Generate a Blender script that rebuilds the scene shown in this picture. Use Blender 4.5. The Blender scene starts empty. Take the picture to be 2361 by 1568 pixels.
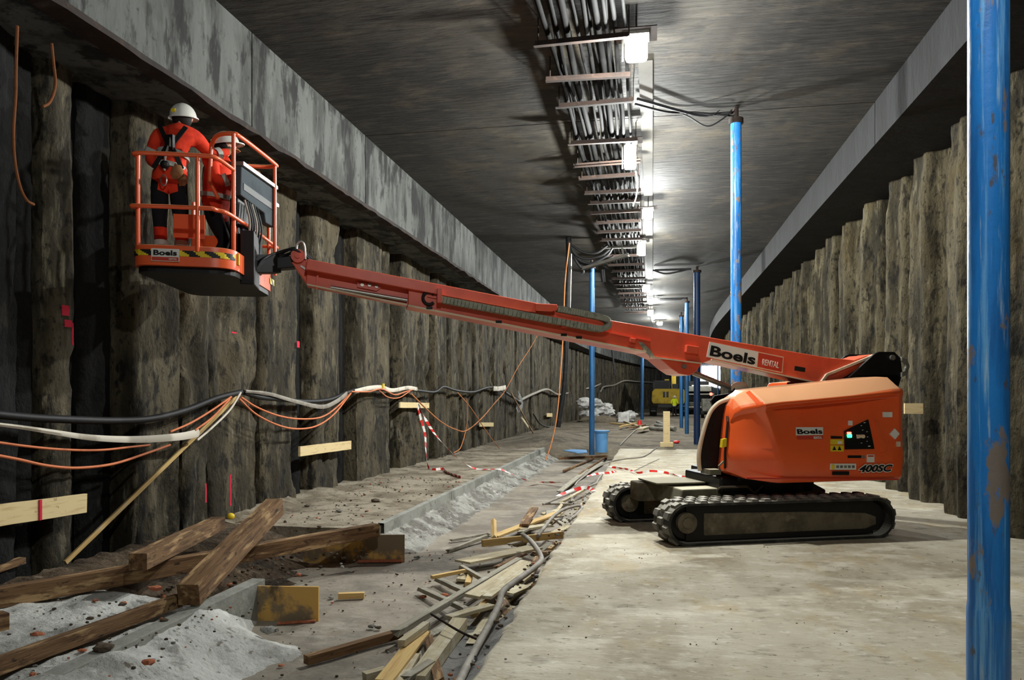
import bpy, bmesh, math, random
from mathutils import Vector, Matrix, noise
R = math.radians
rnd = random.Random(11)
C = bpy.context.scene.collection
SC = bpy.context.scene

# ------------------------------------------------------------------ camera, world, exposure
F, CX, HY, EYE = 1750.0, 1180.5, 915.0, 1.65          # focal length and horizon for a 2361x1568 frame, eye height
TH = math.atan((1505 - CX) / F)
CT, ST = math.cos(TH), math.sin(TH)
cam = bpy.data.objects.new('camera', bpy.data.cameras.new('camera'))
C.objects.link(cam)
cam.location = (0, 0, EYE)
cam.rotation_euler = (R(90), 0, TH)
cam.data.sensor_width = 36
cam.data.lens = 36 * F / 2361
cam.data.shift_y = (HY - 784) / 2361
cam.data.clip_end = 400
SC.camera = cam
w = bpy.data.worlds.new('world'); SC.world = w; w.use_nodes = True
bg = w.node_tree.nodes['Background']
bg.inputs[0].default_value = (0.80, 0.90, 1.0, 1); bg.inputs[1].default_value = 6.0
SC.view_settings.view_transform = 'Standard'; SC.view_settings.look = 'None'
SC.view_settings.gamma = 1; SC.view_settings.use_curve_mapping = False
SC.view_settings.exposure = 0.74
SC.cycles.use_denoising = True
SC.cycles.max_bounces = 6
SC.cycles.sample_clamp_indirect = 6

# ------------------------------------------------------------------ helpers
def ray(px, py):
    a, b = (px - CX) / F, (HY - py) / F
    return Vector((a * CT - ST, a * ST + CT, b))
def at(px, py, x=None, y=None, z=None):
    """the point of the place seen at a pixel, on the plane x=, y= or z="""
    d = ray(px, py)
    if z is not None: t = (z - EYE) / d.z
    elif x is not None: t = x / d.x
    else: t = y / d.y
    return Vector((0, 0, EYE)) + d * t
LO = Vector((1.067, 9.964, 0)); LA = math.atan2(1.04, 2.53)
LU = Vector((-math.cos(LA), -math.sin(LA), 0)); LV = Vector((math.sin(LA), -math.cos(LA), 0))
def L(px, py, v):
    """(x, z) in the lift's own frame on its lengthwise plane at distance v towards the camera"""
    d = ray(px, py); o = Vector((0, 0, EYE)); t = (v - (o - LO).dot(LV)) / d.dot(LV); p = o + d * t
    return (-(p - LO).dot(LU), p.z)
def LW(x, y, z):
    return LO - LU * x - LV * y + Vector((0, 0, z))
def off(y):
    return 0.0021 * (y - 38) ** 2 if y > 38 else 0.0
def lin(c):
    c /= 255.0
    return c / 12.92 if c <= 0.04045 else ((c + 0.055) / 1.055) ** 2.4
def S(r, g, b): return (lin(r), lin(g), lin(b), 1)
def sm(a, b, t):
    t = max(0.0, min(1.0, (t - a) / (b - a))); return t * t * (3 - 2 * t)
def fbm(x, y, z=0.0, oct=4):
    v, a = 0.0, 1.0
    for _ in range(oct):
        v += a * noise.noise((x, y, z)); x *= 2.1; y *= 2.1; z *= 2.1; a *= 0.5
    return v

def at_wall(px, py, d=-5.45):
    y = 6.0
    while y < 110 and ray(px, py).x / ray(px, py).y * y > d + off(y): y += 0.05
    return at(px, py, y=y)

class MB:
    def __init__(s): s.v, s.f, s.m = [], [], []
    def add(s, vs, fs, m=0):
        b = len(s.v); s.v += [tuple(p) for p in vs]
        for f in fs: s.f.append(tuple(b + i for i in f)); s.m.append(m)
        return s
    def hexa(s, p, m=0):
        return s.add(p, [(0, 3, 2, 1), (4, 5, 6, 7), (0, 1, 5, 4), (1, 2, 6, 5), (2, 3, 7, 6), (3, 0, 4, 7)], m)
    def box(s, c, d, M=None, m=0):
        q = [Vector((x * d[0] / 2, y * d[1] / 2, z * d[2] / 2)) for z in (-1, 1) for x, y in ((-1, -1), (1, -1), (1, 1), (-1, 1))]
        if M is not None: q = [M @ p for p in q]
        return s.hexa([p + Vector(c) for p in q], m)
    def bar(s, a, b, w, t, up=(0, 0, 1), m=0):
        a, b = Vector(a), Vector(b); d = (b - a).normalized(); up = Vector(up)
        sd = d.cross(up)
        sd = sd.normalized() if sd.length > 1e-4 else Vector((1, 0, 0)); u = sd.cross(d)
        q = []
        for e in (a, b): q += [e - sd * w / 2 - u * t / 2, e + sd * w / 2 - u * t / 2, e + sd * w / 2 + u * t / 2, e - sd * w / 2 + u * t / 2]
        return s.hexa(q, m)
    def prism(s, poly, a, b, ax='y', m=0):
        n = len(poly)
        mk = {'y': lambda p, t: (p[0], t, p[1]), 'x': lambda p, t: (t, p[0], p[1]), 'z': lambda p, t: (p[0], p[1], t)}[ax]
        vs = [mk(p, a) for p in poly] + [mk(p, b) for p in poly]
        fs = [tuple(range(n)), tuple(range(2 * n - 1, n - 1, -1))] + [(i, n + i, n + (i + 1) % n, (i + 1) % n) for i in range(n)]
        return s.add(vs, fs, m)
    def tube(s, pts, r, n=8, m=0, caps=True, closed=False):
        pts = [Vector(p) for p in pts]; k = len(pts)
        rs = r if isinstance(r, (list, tuple)) else [r] * k
        vs, prev = [], None
        for i, p in enumerate(pts):
            if closed: d = pts[(i + 1) % k] - pts[i - 1]
            else: d = pts[min(i + 1, k - 1)] - pts[max(i - 1, 0)]
            d = d.normalized() if d.length > 1e-7 else Vector((0, 0, 1))
            if prev is None:
                ref = Vector((0, 0, 1)) if abs(d.z) < 0.9 else Vector((1, 0, 0)); a = d.cross(ref).normalized()
            else:
                a = prev - d * prev.dot(d); a = a.normalized() if a.length > 1e-6 else d.orthogonal().normalized()
            prev = a; b = d.cross(a)
            for j in range(n):
                t = 2 * math.pi * j / n; vs.append(p + (a * math.cos(t) + b * math.sin(t)) * rs[i])
        fs = []
        for i in range(k if closed else k - 1):
            i2 = (i + 1) % k
            for j in range(n): fs.append((i * n + j, i * n + (j + 1) % n, i2 * n + (j + 1) % n, i2 * n + j))
        if caps and not closed: fs += [tuple(range(n - 1, -1, -1)), tuple((k - 1) * n + j for j in range(n))]
        return s.add(vs, fs, m)
    def cyl(s, a, b, r, n=20, m=0): return s.tube([a, b], r, n, m)
    def grid(s, rows, m=0, flip=False):
        nr, nc = len(rows), len(rows[0]); fs = []
        for i in range(nr - 1):
            for j in range(nc - 1):
                f = (i * nc + j, i * nc + j + 1, (i + 1) * nc + j + 1, (i + 1) * nc + j)
                fs.append(f[::-1] if flip else f)
        return s.add([p for r in rows for p in r], fs, m)
    def ball(s, c, r, sq=(1, 1, 1), n=10, m=0, jit=0.0):
        vs, fs = [], []
        for i in range(n + 1):
            for j in range(2 * n):
                a, b = math.pi * i / n, math.pi * j / n
                d = Vector((math.sin(a) * math.cos(b), math.sin(a) * math.sin(b), math.cos(a)))
                k = 1 + (jit * fbm(d.x * 1.7 + c[0] * 9, d.y * 1.7 + c[1] * 9, d.z * 1.7) if jit else 0)
                vs.append((c[0] + d.x * r * sq[0] * k, c[1] + d.y * r * sq[1] * k, c[2] + d.z * r * sq[2] * k))
        for i in range(n):
            for j in range(2 * n):
                fs.append((i * 2 * n + j, (i + 1) * 2 * n + j, (i + 1) * 2 * n + (j + 1) % (2 * n), i * 2 * n + (j + 1) % (2 * n)))
        return s.add(vs, fs, m)
    def build(s, name, mats, parent=None, smooth=None, bevel=0, base=True):
        o0 = Vector((0, 0, 0))
        if parent is None and base:
            xs, ys, zs = zip(*s.v)
            o0 = Vector(((min(xs) + max(xs)) / 2, (min(ys) + max(ys)) / 2, min(zs)))
        me = bpy.data.meshes.new(name)
        me.from_pydata([Vector(p) - o0 for p in s.v], [], s.f)
        for mm in (mats if isinstance(mats, (list, tuple)) else [mats]): me.materials.append(mm)
        me.polygons.foreach_set('material_index', s.m)
        bm = bmesh.new(); bm.from_mesh(me)
        bmesh.ops.remove_doubles(bm, verts=bm.verts, dist=1e-5)
        bmesh.ops.recalc_face_normals(bm, faces=bm.faces); bm.to_mesh(me); bm.free()
        if smooth is not None:
            me.shade_smooth()
            if smooth < 180: me.set_sharp_from_angle(angle=R(smooth))
        o = bpy.data.objects.new(name, me); C.objects.link(o); o.location = o0
        if parent is not None: o.parent = parent
        if bevel:
            b = o.modifiers.new('bevel', 'BEVEL'); b.width = bevel; b.segments = 2; b.limit_method = 'ANGLE'; b.angle_limit = R(30)
        return o

def tag(o, label, cat, group=None, kind=None):
    o['label'] = label; o['category'] = cat
    if group: o['group'] = group
    if kind: o['kind'] = kind
    return o
def struct(o, label=None, cat=None):
    o['kind'] = 'structure'
    if label: o['label'] = label
    if cat: o['category'] = cat
    return o
def empty(name, loc, label, cat, rz=0, group=None):
    o = bpy.data.objects.new(name, None); C.objects.link(o); o.location = loc; o.rotation_euler = (0, 0, rz)
    o.empty_display_size = 0.1
    return tag(o, label, cat, group)
def copy_tree(o, parent=None):
    c = o.copy(); C.objects.link(c)
    if parent is not None: c.parent = parent
    for ch in list(o.children): copy_tree(ch, c)
    return c
def curve_pts(pts, n=6):
    """Catmull-Rom through the points"""
    p = [Vector(q) for q in pts]; p = [p[0] * 2 - p[1]] + p + [p[-1] * 2 - p[-2]]; out = []
    for i in range(1, len(p) - 2):
        for k in range(n):
            t = k / n; a, b, c, d = p[i - 1], p[i], p[i + 1], p[i + 2]
            out.append(0.5 * (2 * b + (c - a) * t + (2 * a - 5 * b + 4 * c - d) * t * t + (3 * b - a - 3 * c + d) * t ** 3))
    return out + [p[-2]]

# ------------------------------------------------------------------ materials
MATS = {}
def mat(name, base, layers=(), rough=0.8, metal=0.0, bump=None, coord='P', emit=None, spec=0.3, rnd_amt=0.0, dust=None, coat=0.0, mul=(1, 1, 1)):
    """layers: (colour, noise scale, stretch, lo, hi, amount) mixed over the base in turn; bump: (scale, stretch, distance)"""
    m = bpy.data.materials.new(name); m.use_nodes = True; MATS[name] = m
    mu = lambda c: (min(1, c[0] * mul[0]), min(1, c[1] * mul[1]), min(1, c[2] * mul[2]), 1)
    base = mu(base); layers = [(mu(l[0]),) + tuple(l[1:]) for l in layers]
    nt = m.node_tree; N, K = nt.nodes, nt.links; b = N['Principled BSDF']
    b.inputs['Roughness'].default_value = rough; b.inputs['Metallic'].default_value = metal
    b.inputs['Specular IOR Level'].default_value = spec; b.inputs['Coat Weight'].default_value = coat
    b.inputs['Coat Roughness'].default_value = 0.15
    if coord == 'P': src = N.new('ShaderNodeNewGeometry').outputs['Position']
    else: src = N.new('ShaderNodeTexCoord').outputs['Object']
    info = N.new('ShaderNodeObjectInfo') if (rnd_amt or coord == 'O') else None
    if coord == 'O':
        va = N.new('ShaderNodeVectorMath'); va.operation = 'MULTIPLY_ADD'
        K.new(info.outputs['Random'], va.inputs[0]); va.inputs[1].default_value = (17, 31, 23); K.new(src, va.inputs[2]); src = va.outputs[0]
    def nz(scale, st, det=6):
        mp = N.new('ShaderNodeMapping'); mp.inputs['Scale'].default_value = st; K.new(src, mp.inputs['Vector'])
        t = N.new('ShaderNodeTexNoise'); t.inputs['Scale'].default_value = scale; t.inputs['Detail'].default_value = det
        t.inputs['Roughness'].default_value = 0.62
        K.new(mp.outputs[0], t.inputs['Vector']); return t.outputs['Fac']
    def mix(fac, a, c2, blend='MIX'):
        x = N.new('ShaderNodeMix'); x.data_type = 'RGBA'; x.blend_type = blend
        for sck, val in ((x.inputs[0], fac), (x.inputs[6], a), (x.inputs[7], c2)):
            if hasattr(val, 'is_linked'): K.new(val, sck)
            else: sck.default_value = val
        return x.outputs[2]
    col = base
    for (c2, sc_, st, lo, hi, amt) in layers:
        r = N.new('ShaderNodeMapRange'); r.interpolation_type = 'SMOOTHSTEP'
        r.inputs[1].default_value = lo; r.inputs[2].default_value = hi; r.inputs[3].default_value = 0; r.inputs[4].default_value = amt
        K.new(nz(sc_, st), r.inputs[0]); col = mix(r.outputs[0], col, c2)
    if rnd_amt:
        r = N.new('ShaderNodeMapRange'); K.new(info.outputs['Random'], r.inputs[0])
        r.inputs[3].default_value = 1 - rnd_amt; r.inputs[4].default_value = 1 + rnd_amt
        cb = N.new('ShaderNodeCombineColor')
        for i in range(3): K.new(r.outputs[0], cb.inputs[i])
        col = mix(1.0, col, cb.outputs[0], 'MULTIPLY')
    if dust:
        g = N.new('ShaderNodeNewGeometry'); sp = N.new('ShaderNodeSeparateXYZ'); K.new(g.outputs['True Normal'], sp.inputs[0])
        r = N.new('ShaderNodeMapRange'); r.interpolation_type = 'SMOOTHSTEP'; r.inputs[1].default_value = dust[1]; r.inputs[2].default_value = dust[2]
        r.inputs[4].default_value = dust[3]; K.new(sp.outputs[2], r.inputs[0]); col = mix(r.outputs[0], col, dust[0])
    if hasattr(col, 'is_linked'): K.new(col, b.inputs['Base Color'])
    else: b.inputs['Base Color'].default_value = col
    if bump:
        bp = N.new('ShaderNodeBump'); bp.inputs['Strength'].default_value = 1.0; bp.inputs['Distance'].default_value = bump[2]
        K.new(nz(bump[0], bump[1], 8), bp.inputs['Height']); K.new(bp.outputs[0], b.inputs['Normal'])
    if emit:
        b.inputs['Emission Color'].default_value = emit[0]; b.inputs['Emission Strength'].default_value = emit[1]
    return m
V1 = (1, 1, 1)
ceil_m = mat('ceiling_concrete', S(66, 62, 55), [(S(34, 31, 27), 0.55, (1, 0.5, 1), 0.40, 0.60, 0.85), (S(96, 89, 77), 2.1, (0.8, 1.7, 1), 0.50, 0.70, 0.6),
             (S(22, 20, 17), 3.2, (0.7, 1.8, 1), 0.52, 0.66, 0.75), (S(108, 96, 76), 1.0, V1, 0.55, 0.68, 0.4), (S(20, 18, 16), 16, (0.5, 1.6, 1), 0.58, 0.68, 0.6)], 0.8, bump=(6, (0.4, 2, 1), 0.03), mul=(0.46, 0.445, 0.41))
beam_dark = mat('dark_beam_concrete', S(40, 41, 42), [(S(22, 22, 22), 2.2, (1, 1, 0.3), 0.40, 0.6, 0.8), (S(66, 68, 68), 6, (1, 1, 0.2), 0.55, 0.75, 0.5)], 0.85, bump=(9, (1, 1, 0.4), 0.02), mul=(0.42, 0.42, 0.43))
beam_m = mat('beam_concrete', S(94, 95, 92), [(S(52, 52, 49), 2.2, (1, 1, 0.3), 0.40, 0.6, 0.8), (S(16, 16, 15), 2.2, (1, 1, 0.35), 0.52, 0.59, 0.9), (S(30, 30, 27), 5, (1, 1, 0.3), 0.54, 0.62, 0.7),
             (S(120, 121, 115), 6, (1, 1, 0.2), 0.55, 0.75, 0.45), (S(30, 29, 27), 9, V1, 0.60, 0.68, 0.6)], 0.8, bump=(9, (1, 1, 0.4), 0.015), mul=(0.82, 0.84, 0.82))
wall_m = mat('pile_concrete', S(98, 91, 77), [(S(50, 46, 38), 1.8, (1.2, 1.2, 0.35), 0.40, 0.58, 0.9), (S(20, 18, 15), 3.6, (1.4, 1.4, 0.75), 0.52, 0.63, 0.9),
             (S(138, 131, 114), 5, (1.6, 1.6, 0.3), 0.53, 0.70, 0.6), (S(18, 17, 14), 13, (1, 1, 0.7), 0.57, 0.66, 0.75), (S(78, 68, 46), 0.8, V1, 0.5, 0.7, 0.4), (S(168, 166, 156), 2.6, (1.6, 1.6, 0.3), 0.64, 0.70, 0.6)],
             0.92, bump=(16, (1, 1, 0.6), 0.04), mul=(0.74, 0.71, 0.61))
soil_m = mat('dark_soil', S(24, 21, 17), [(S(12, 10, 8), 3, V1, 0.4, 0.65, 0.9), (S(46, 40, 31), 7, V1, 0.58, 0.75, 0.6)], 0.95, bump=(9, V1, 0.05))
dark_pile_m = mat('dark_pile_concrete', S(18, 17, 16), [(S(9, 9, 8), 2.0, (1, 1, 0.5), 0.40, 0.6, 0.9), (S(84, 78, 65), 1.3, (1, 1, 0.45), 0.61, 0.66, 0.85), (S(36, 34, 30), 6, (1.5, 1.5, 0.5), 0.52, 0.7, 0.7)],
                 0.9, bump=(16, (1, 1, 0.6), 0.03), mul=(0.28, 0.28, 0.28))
black_panel = mat('near_black_panel', S(14, 13, 11), [(S(7, 6, 6), 3, V1, 0.4, 0.65, 0.9), (S(46, 42, 34), 2.6, (1, 1, 0.6), 0.61, 0.67, 0.7)], 0.95, bump=(9, V1, 0.05))  # near-black colour for the panels set deepest into the left wall
pile_m = mat('right_pile_concrete', S(118, 111, 92), [(S(54, 50, 40), 2.2, (1.4, 1.4, 0.25), 0.40, 0.58, 0.85), (S(22, 20, 16), 4.2, (1.4, 1.4, 0.7), 0.52, 0.64, 0.85),
             (S(172, 164, 142), 5, (1.6, 1.6, 0.26), 0.52, 0.70, 0.65), (S(26, 24, 19), 15, (1, 1, 0.7), 0.56, 0.66, 0.75), (S(112, 96, 60), 0.9, V1, 0.5, 0.7, 0.4)],
             0.92, bump=(16, (1, 1, 0.5), 0.06), mul=(0.50, 0.47, 0.39))
slab_m = mat('slab_concrete', S(186, 178, 161), [(S(150, 139, 118), 0.7, (1, 0.5, 1), 0.42, 0.60, 0.8), (S(208, 202, 188), 2.2, (0.85, 1.2, 1), 0.48, 0.66, 0.7),
             (S(118, 109, 92), 4, (0.8, 1.3, 1), 0.55, 0.69, 0.55), (S(92, 84, 70), 16, (0.8, 1.3, 1), 0.60, 0.68, 0.7), (S(172, 152, 116), 1.3, (1.4, 0.7, 1), 0.52, 0.66, 0.5), (S(218, 213, 202), 9, (0.8, 1.3, 1), 0.56, 0.68, 0.5)],
             0.85, bump=(12, (0.8, 1.4, 1), 0.012), mul=(1.0, 0.99, 0.94))
trench_m = mat('trench_concrete', S(150, 141, 127), [(S(108, 101, 91), 0.8, V1, 0.40, 0.6, 0.85), (S(172, 165, 152), 2.4, (1, 1.8, 1), 0.52, 0.7, 0.6), (S(80, 72, 60), 10, V1, 0.58, 0.7, 0.55),
             (S(126, 106, 82), 1.9, V1, 0.55, 0.7, 0.45)], 0.85, bump=(12, V1, 0.012))
ledge_m = mat('ledge_concrete', S(176, 168, 152), [(S(122, 112, 96), 1.0, V1, 0.42, 0.6, 0.85), (S(84, 72, 56), 3.4, V1, 0.52, 0.66, 0.75), (S(196, 188, 172), 5, V1, 0.55, 0.7, 0.5),
             (S(120, 84, 58), 2.2, V1, 0.58, 0.7, 0.4), (S(54, 46, 36), 16, V1, 0.6, 0.68, 0.7)], 0.9, bump=(16, V1, 0.02), mul=(0.78, 0.75, 0.7))
kerb_m = mat('kerb_concrete', S(150, 150, 142), [(S(118, 118, 110), 2, V1, 0.42, 0.62, 0.8), (S(92, 92, 84), 9, V1, 0.56, 0.68, 0.5)], 0.85, bump=(14, V1, 0.008))
rubble_m = mat('pale_rubble', S(170, 168, 160), [(S(110, 106, 98), 2.2, V1, 0.40, 0.58, 0.85), (S(206, 204, 198), 5, V1, 0.54, 0.68, 0.7), (S(62, 58, 50), 9, V1, 0.56, 0.66, 0.7)], 0.95, bump=(18, V1, 0.05))
sand_m = mat('white_sand', S(204, 204, 198), [(S(150, 148, 142), 1.6, V1, 0.46, 0.62, 0.8), (S(224, 224, 219), 6, V1, 0.5, 0.7, 0.6), (S(104, 92, 78), 14, V1, 0.6, 0.68, 0.75), (S(116, 112, 106), 3.3, V1, 0.58, 0.68, 0.7)], 0.95, bump=(20, V1, 0.03))
gravel_m = mat('gravel_ground', S(120, 110, 94), [(S(78, 70, 58), 0.6, V1, 0.42, 0.62, 0.8), (S(150, 139, 120), 2.8, V1, 0.5, 0.7, 0.6), (S(56, 50, 42), 12, V1, 0.56, 0.68, 0.7)], 0.95, bump=(14, V1, 0.06))
dirt_m = mat('brown_dirt', S(98, 82, 64), [(S(52, 42, 32), 2.2, V1, 0.40, 0.62, 0.9), (S(150, 132, 110), 6, V1, 0.55, 0.7, 0.6), (S(110, 64, 40), 11, V1, 0.62, 0.7, 0.5)], 0.95, bump=(16, V1, 0.05))
org_l = [(S(222, 84, 38), 3.0, V1, 0.45, 0.7, 0.5), (S(150, 60, 34), 26, V1, 0.66, 0.74, 0.35)]
orange = mat('orange_paint', S(236, 98, 50), org_l, 0.32, coord='O', spec=0.5, coat=0.35, dust=(S(232, 176, 128), 0.45, 0.75, 0.75))
orange_hood = mat('orange_hood_paint', S(238, 96, 42), [(S(228, 80, 28), 2.5, V1, 0.45, 0.7, 0.5)], 0.3, coord='O', spec=0.5, coat=0.5, dust=(S(236, 182, 134), 0.45, 0.75, 0.85))
boom_m = mat('orange_boom_paint', S(222, 88, 58), [(S(198, 70, 46), 2.5, V1, 0.45, 0.7, 0.6), (S(220, 92, 62), 9, (0.3, 1, 1), 0.55, 0.7, 0.4)], 0.38, coord='O', spec=0.5, coat=0.3, dust=(S(228, 140, 102), 0.6, 0.95, 0.25))
cream = mat('cream_worn_lit_paint', S(222, 200, 172), [(S(190, 160, 128), 4, V1, 0.5, 0.7, 0.6)], 0.6, coord='O')
black = mat('black_paint', S(13, 13, 13), [(S(26, 25, 23), 5, V1, 0.5, 0.7, 0.6)], 0.5, coord='O')
rubber = mat('dusty_rubber', S(44, 43, 40), [(S(96, 92, 84), 6, V1, 0.45, 0.7, 0.6)], 0.85, coord='O', dust=(S(176, 170, 156), 0.3, 0.8, 0.8))
lug_m = mat('dusty_track_lug', S(92, 89, 82), [(S(140, 136, 126), 6, V1, 0.45, 0.7, 0.7), (S(50, 48, 44), 12, V1, 0.6, 0.7, 0.7)], 0.9, coord='O', dust=(S(188, 182, 168), 0.3, 0.8, 0.8))
mud_m = mat('muddy_steel', S(112, 102, 84), [(S(76, 68, 54), 3, V1, 0.42, 0.62, 0.85), (S(140, 130, 108), 9, V1, 0.54, 0.7, 0.6), (S(96, 68, 42), 5, V1, 0.6, 0.7, 0.5)], 0.92, coord='O', bump=(22, V1, 0.02))
frame_m = mat('dusty_olive_steel', S(112, 108, 90), [(S(80, 76, 62), 4, V1, 0.45, 0.65, 0.7)], 0.85, coord='O', dust=(S(198, 190, 162), 0.4, 0.8, 0.9))
grey_box = mat('grey_plastic', S(96, 106, 112), [(S(76, 84, 90), 6, V1, 0.5, 0.7, 0.5)], 0.85, spec=0.1, coord='O', mul=(0.5, 0.5, 0.5))
steel = mat('bare_steel', S(170, 168, 160), [(S(120, 112, 100), 8, V1, 0.5, 0.7, 0.6)], 0.35, metal=0.8, coord='O')
chain_m = mat('grey_cable_chain', S(150, 150, 134), [(S(108, 108, 96), 14, V1, 0.48, 0.64, 0.7)], 0.75, coord='O', dust=(S(176, 174, 156), 0.3, 0.8, 0.6))
white_m = mat('white_sign', S(226, 222, 212), [], 0.5)
red_sign = mat('red_sign', S(196, 66, 46), [], 0.5)
ink = mat('black_lettering', S(20, 20, 20), [], 0.5)
yellow = mat('yellow_sticker', S(228, 196, 40), [(S(190, 160, 30), 20, V1, 0.5, 0.7, 0.4)], 0.5)
green_led = mat('green_indicator', S(20, 180, 80), [], 0.4, emit=((0.03, 1, 0.25, 1), 3))
red_led = mat('red_beacon', S(220, 20, 20), [], 0.4, emit=((1, 0.05, 0.03, 1), 8))
lamp_m = mat('lit_lamp', S(255, 255, 255), [], 0.5, emit=((0.95, 1.0, 0.98, 1), 14))
blue = mat('blue_pipe', S(30, 116, 190), [(S(22, 84, 146), 4.0, (3, 3, 0.3), 0.45, 0.62, 0.75), (S(104, 164, 210), 9.0, (3, 3, 0.10), 0.52, 0.64, 0.8), (S(150, 176, 196), 16.0, (2, 2, 0.12), 0.58, 0.66, 0.7),
             (S(124, 110, 94), 3.4, (1.6, 1.6, 0.7), 0.56, 0.60, 0.95), (S(84, 76, 66), 11, (1.3, 1.3, 0.5), 0.60, 0.66, 0.85)], 0.45, spec=0.5, coat=0.25, bump=(14, V1, 0.003), mul=(1.25, 1.25, 1.25))
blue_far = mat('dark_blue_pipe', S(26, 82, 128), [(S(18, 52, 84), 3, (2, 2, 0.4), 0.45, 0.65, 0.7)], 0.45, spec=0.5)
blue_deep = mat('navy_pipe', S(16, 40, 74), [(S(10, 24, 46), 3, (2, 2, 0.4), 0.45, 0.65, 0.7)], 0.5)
blue_lt = mat('pale_blue_plastic', S(92, 146, 196), [(S(70, 120, 172), 6, (4, 4, 0.4), 0.5, 0.7, 0.6)], 0.5)
rust = mat('rusty_steel', S(64, 48, 38), [(S(38, 30, 26), 4, V1, 0.45, 0.65, 0.8), (S(98, 76, 60), 10, V1, 0.55, 0.7, 0.6)], 0.8, mul=(0.40, 0.37, 0.36))
cable_m = mat('grey_cable', S(46, 45, 44), [(S(26, 26, 26), 4, V1, 0.45, 0.65, 0.7), (S(84, 84, 82), 9, (2, 0.4, 2), 0.58, 0.7, 0.6)], 0.85, spec=0.08, mul=(0.15, 0.15, 0.15))
strip_m = mat('pale_ceiling_strip', S(136, 131, 121), [(S(106, 101, 92), 3, V1, 0.45, 0.65, 0.6)], 0.85, mul=(0.3, 0.3, 0.3))
hose_bk = mat('black_hose', S(22, 22, 23), [(S(46, 46, 45), 6, (0.5, 0.5, 2), 0.5, 0.7, 0.6)], 0.6)
hose_gy = mat('grey_hose', S(150, 144, 134), [(S(116, 110, 100), 5, V1, 0.45, 0.65, 0.7)], 0.75)
hose_wh = mat('white_flat_hose', S(214, 206, 190), [(S(150, 138, 118), 3, V1, 0.5, 0.66, 0.7)], 0.7)
cable_or = mat('orange_cable', S(214, 122, 76), [(S(170, 88, 52), 6, V1, 0.5, 0.7, 0.6)], 0.6)
rope_shade = mat('shaded_orange_rope', S(120, 72, 40), [(S(84, 50, 28), 20, V1, 0.5, 0.7, 0.6)], 0.9)  # orange rope with the dim corner's shade put into its colour
rope_m = mat('orange_rope', S(190, 120, 70), [(S(140, 84, 48), 20, V1, 0.5, 0.7, 0.6)], 0.85)
tape_w = mat('tape_white', S(226, 222, 216), [], 0.5)
tape_r = mat('tape_red', S(206, 42, 36), [], 0.5)
G = (0.7, 9, 9)
wood_y = mat('fresh_timber', S(204, 172, 112), [(S(176, 138, 82), 3, G, 0.45, 0.65, 0.7), (S(140, 100, 58), 6, (0.4, 14, 14), 0.58, 0.7, 0.5), (S(190, 180, 158), 5, V1, 0.55, 0.7, 0.6)], 0.8, coord='O', rnd_amt=0.12, bump=(8, G, 0.004))
wood_d = mat('dusty_timber', S(186, 174, 144), [(S(156, 140, 110), 3, G, 0.45, 0.65, 0.7), (S(206, 200, 180), 7, V1, 0.5, 0.68, 0.7), (S(112, 96, 72), 8, (0.4, 12, 12), 0.6, 0.7, 0.6)], 0.85, coord='O', rnd_amt=0.12, bump=(8, G, 0.004))
wood_g = mat('grey_timber', S(156, 150, 134), [(S(122, 116, 102), 3, G, 0.45, 0.65, 0.7), (S(188, 184, 172), 8, V1, 0.52, 0.68, 0.7)], 0.88, coord='O', rnd_amt=0.12, bump=(8, G, 0.005))
wood_b = mat('brown_timber', S(122, 92, 62), [(S(78, 54, 34), 3, G, 0.45, 0.62, 0.8), (S(178, 146, 104), 3, (0.8, 4, 4), 0.52, 0.64, 0.85), (S(40, 28, 20), 6, (1.2, 3, 3), 0.58, 0.68, 0.85)], 0.85, coord='O', rnd_amt=0.12, bump=(8, G, 0.006))
board_m = mat('formwork_board', S(208, 164, 92), [(S(126, 112, 92), 2.2, V1, 0.44, 0.54, 0.95), (S(70, 60, 46), 4, (1, 1, 0.5), 0.54, 0.66, 0.8)], 0.85, coord='O')
wallwood = mat('pale_board', S(216, 194, 146), [(S(184, 154, 104), 4, (0.8, 8, 8), 0.5, 0.66, 0.6), (S(120, 92, 60), 12, V1, 0.64, 0.7, 0.6)], 0.8, coord='O', rnd_amt=0.08)
brick_m = mat('orange_brick', S(176, 106, 76), [(S(130, 76, 54), 20, V1, 0.45, 0.65, 0.7)], 0.9)
stone_m = mat('dark_stone', S(92, 80, 66), [(S(54, 46, 38), 14, V1, 0.45, 0.65, 0.8)], 0.95)
membrane = mat('grey_membrane', S(118, 116, 112), [(S(88, 86, 82), 3, V1, 0.45, 0.65, 0.7), (S(150, 147, 140), 8, V1, 0.55, 0.7, 0.6)], 0.85, bump=(9, V1, 0.02))
hair_m = mat('dark_hair', S(30, 24, 20), [], 0.8)
spray_m = mat('pink_spray_paint', S(206, 40, 66), [], 0.9)
hv_or = mat('hi_vis_orange', S(224, 58, 28), [(S(180, 36, 18), 7, V1, 0.45, 0.65, 0.7)], 0.85, coord='O')
hv_ye = mat('hi_vis_yellow', S(214, 228, 40), [(S(170, 186, 30), 7, V1, 0.45, 0.65, 0.6)], 0.85, coord='O')
navy = mat('dark_workwear', S(22, 22, 26), [], 0.9)
refl = mat('reflective_band', S(176, 178, 170), [(S(140, 142, 136), 12, V1, 0.5, 0.7, 0.5)], 0.5)
skin_m = mat('skin', S(190, 140, 116), [], 0.6)
glove_m = mat('work_glove', S(150, 104, 68), [], 0.85)
helm_m = mat('white_helmet', S(206, 204, 196), [], 0.3, spec=0.5)
dig_y = mat('excavator_yellow', S(180, 150, 46), [(S(130, 108, 40), 2, V1, 0.45, 0.65, 0.7)], 0.7, coord='O')
dark_gl = mat('dark_glass', S(14, 17, 18), [], 0.5, spec=0.2)
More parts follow.
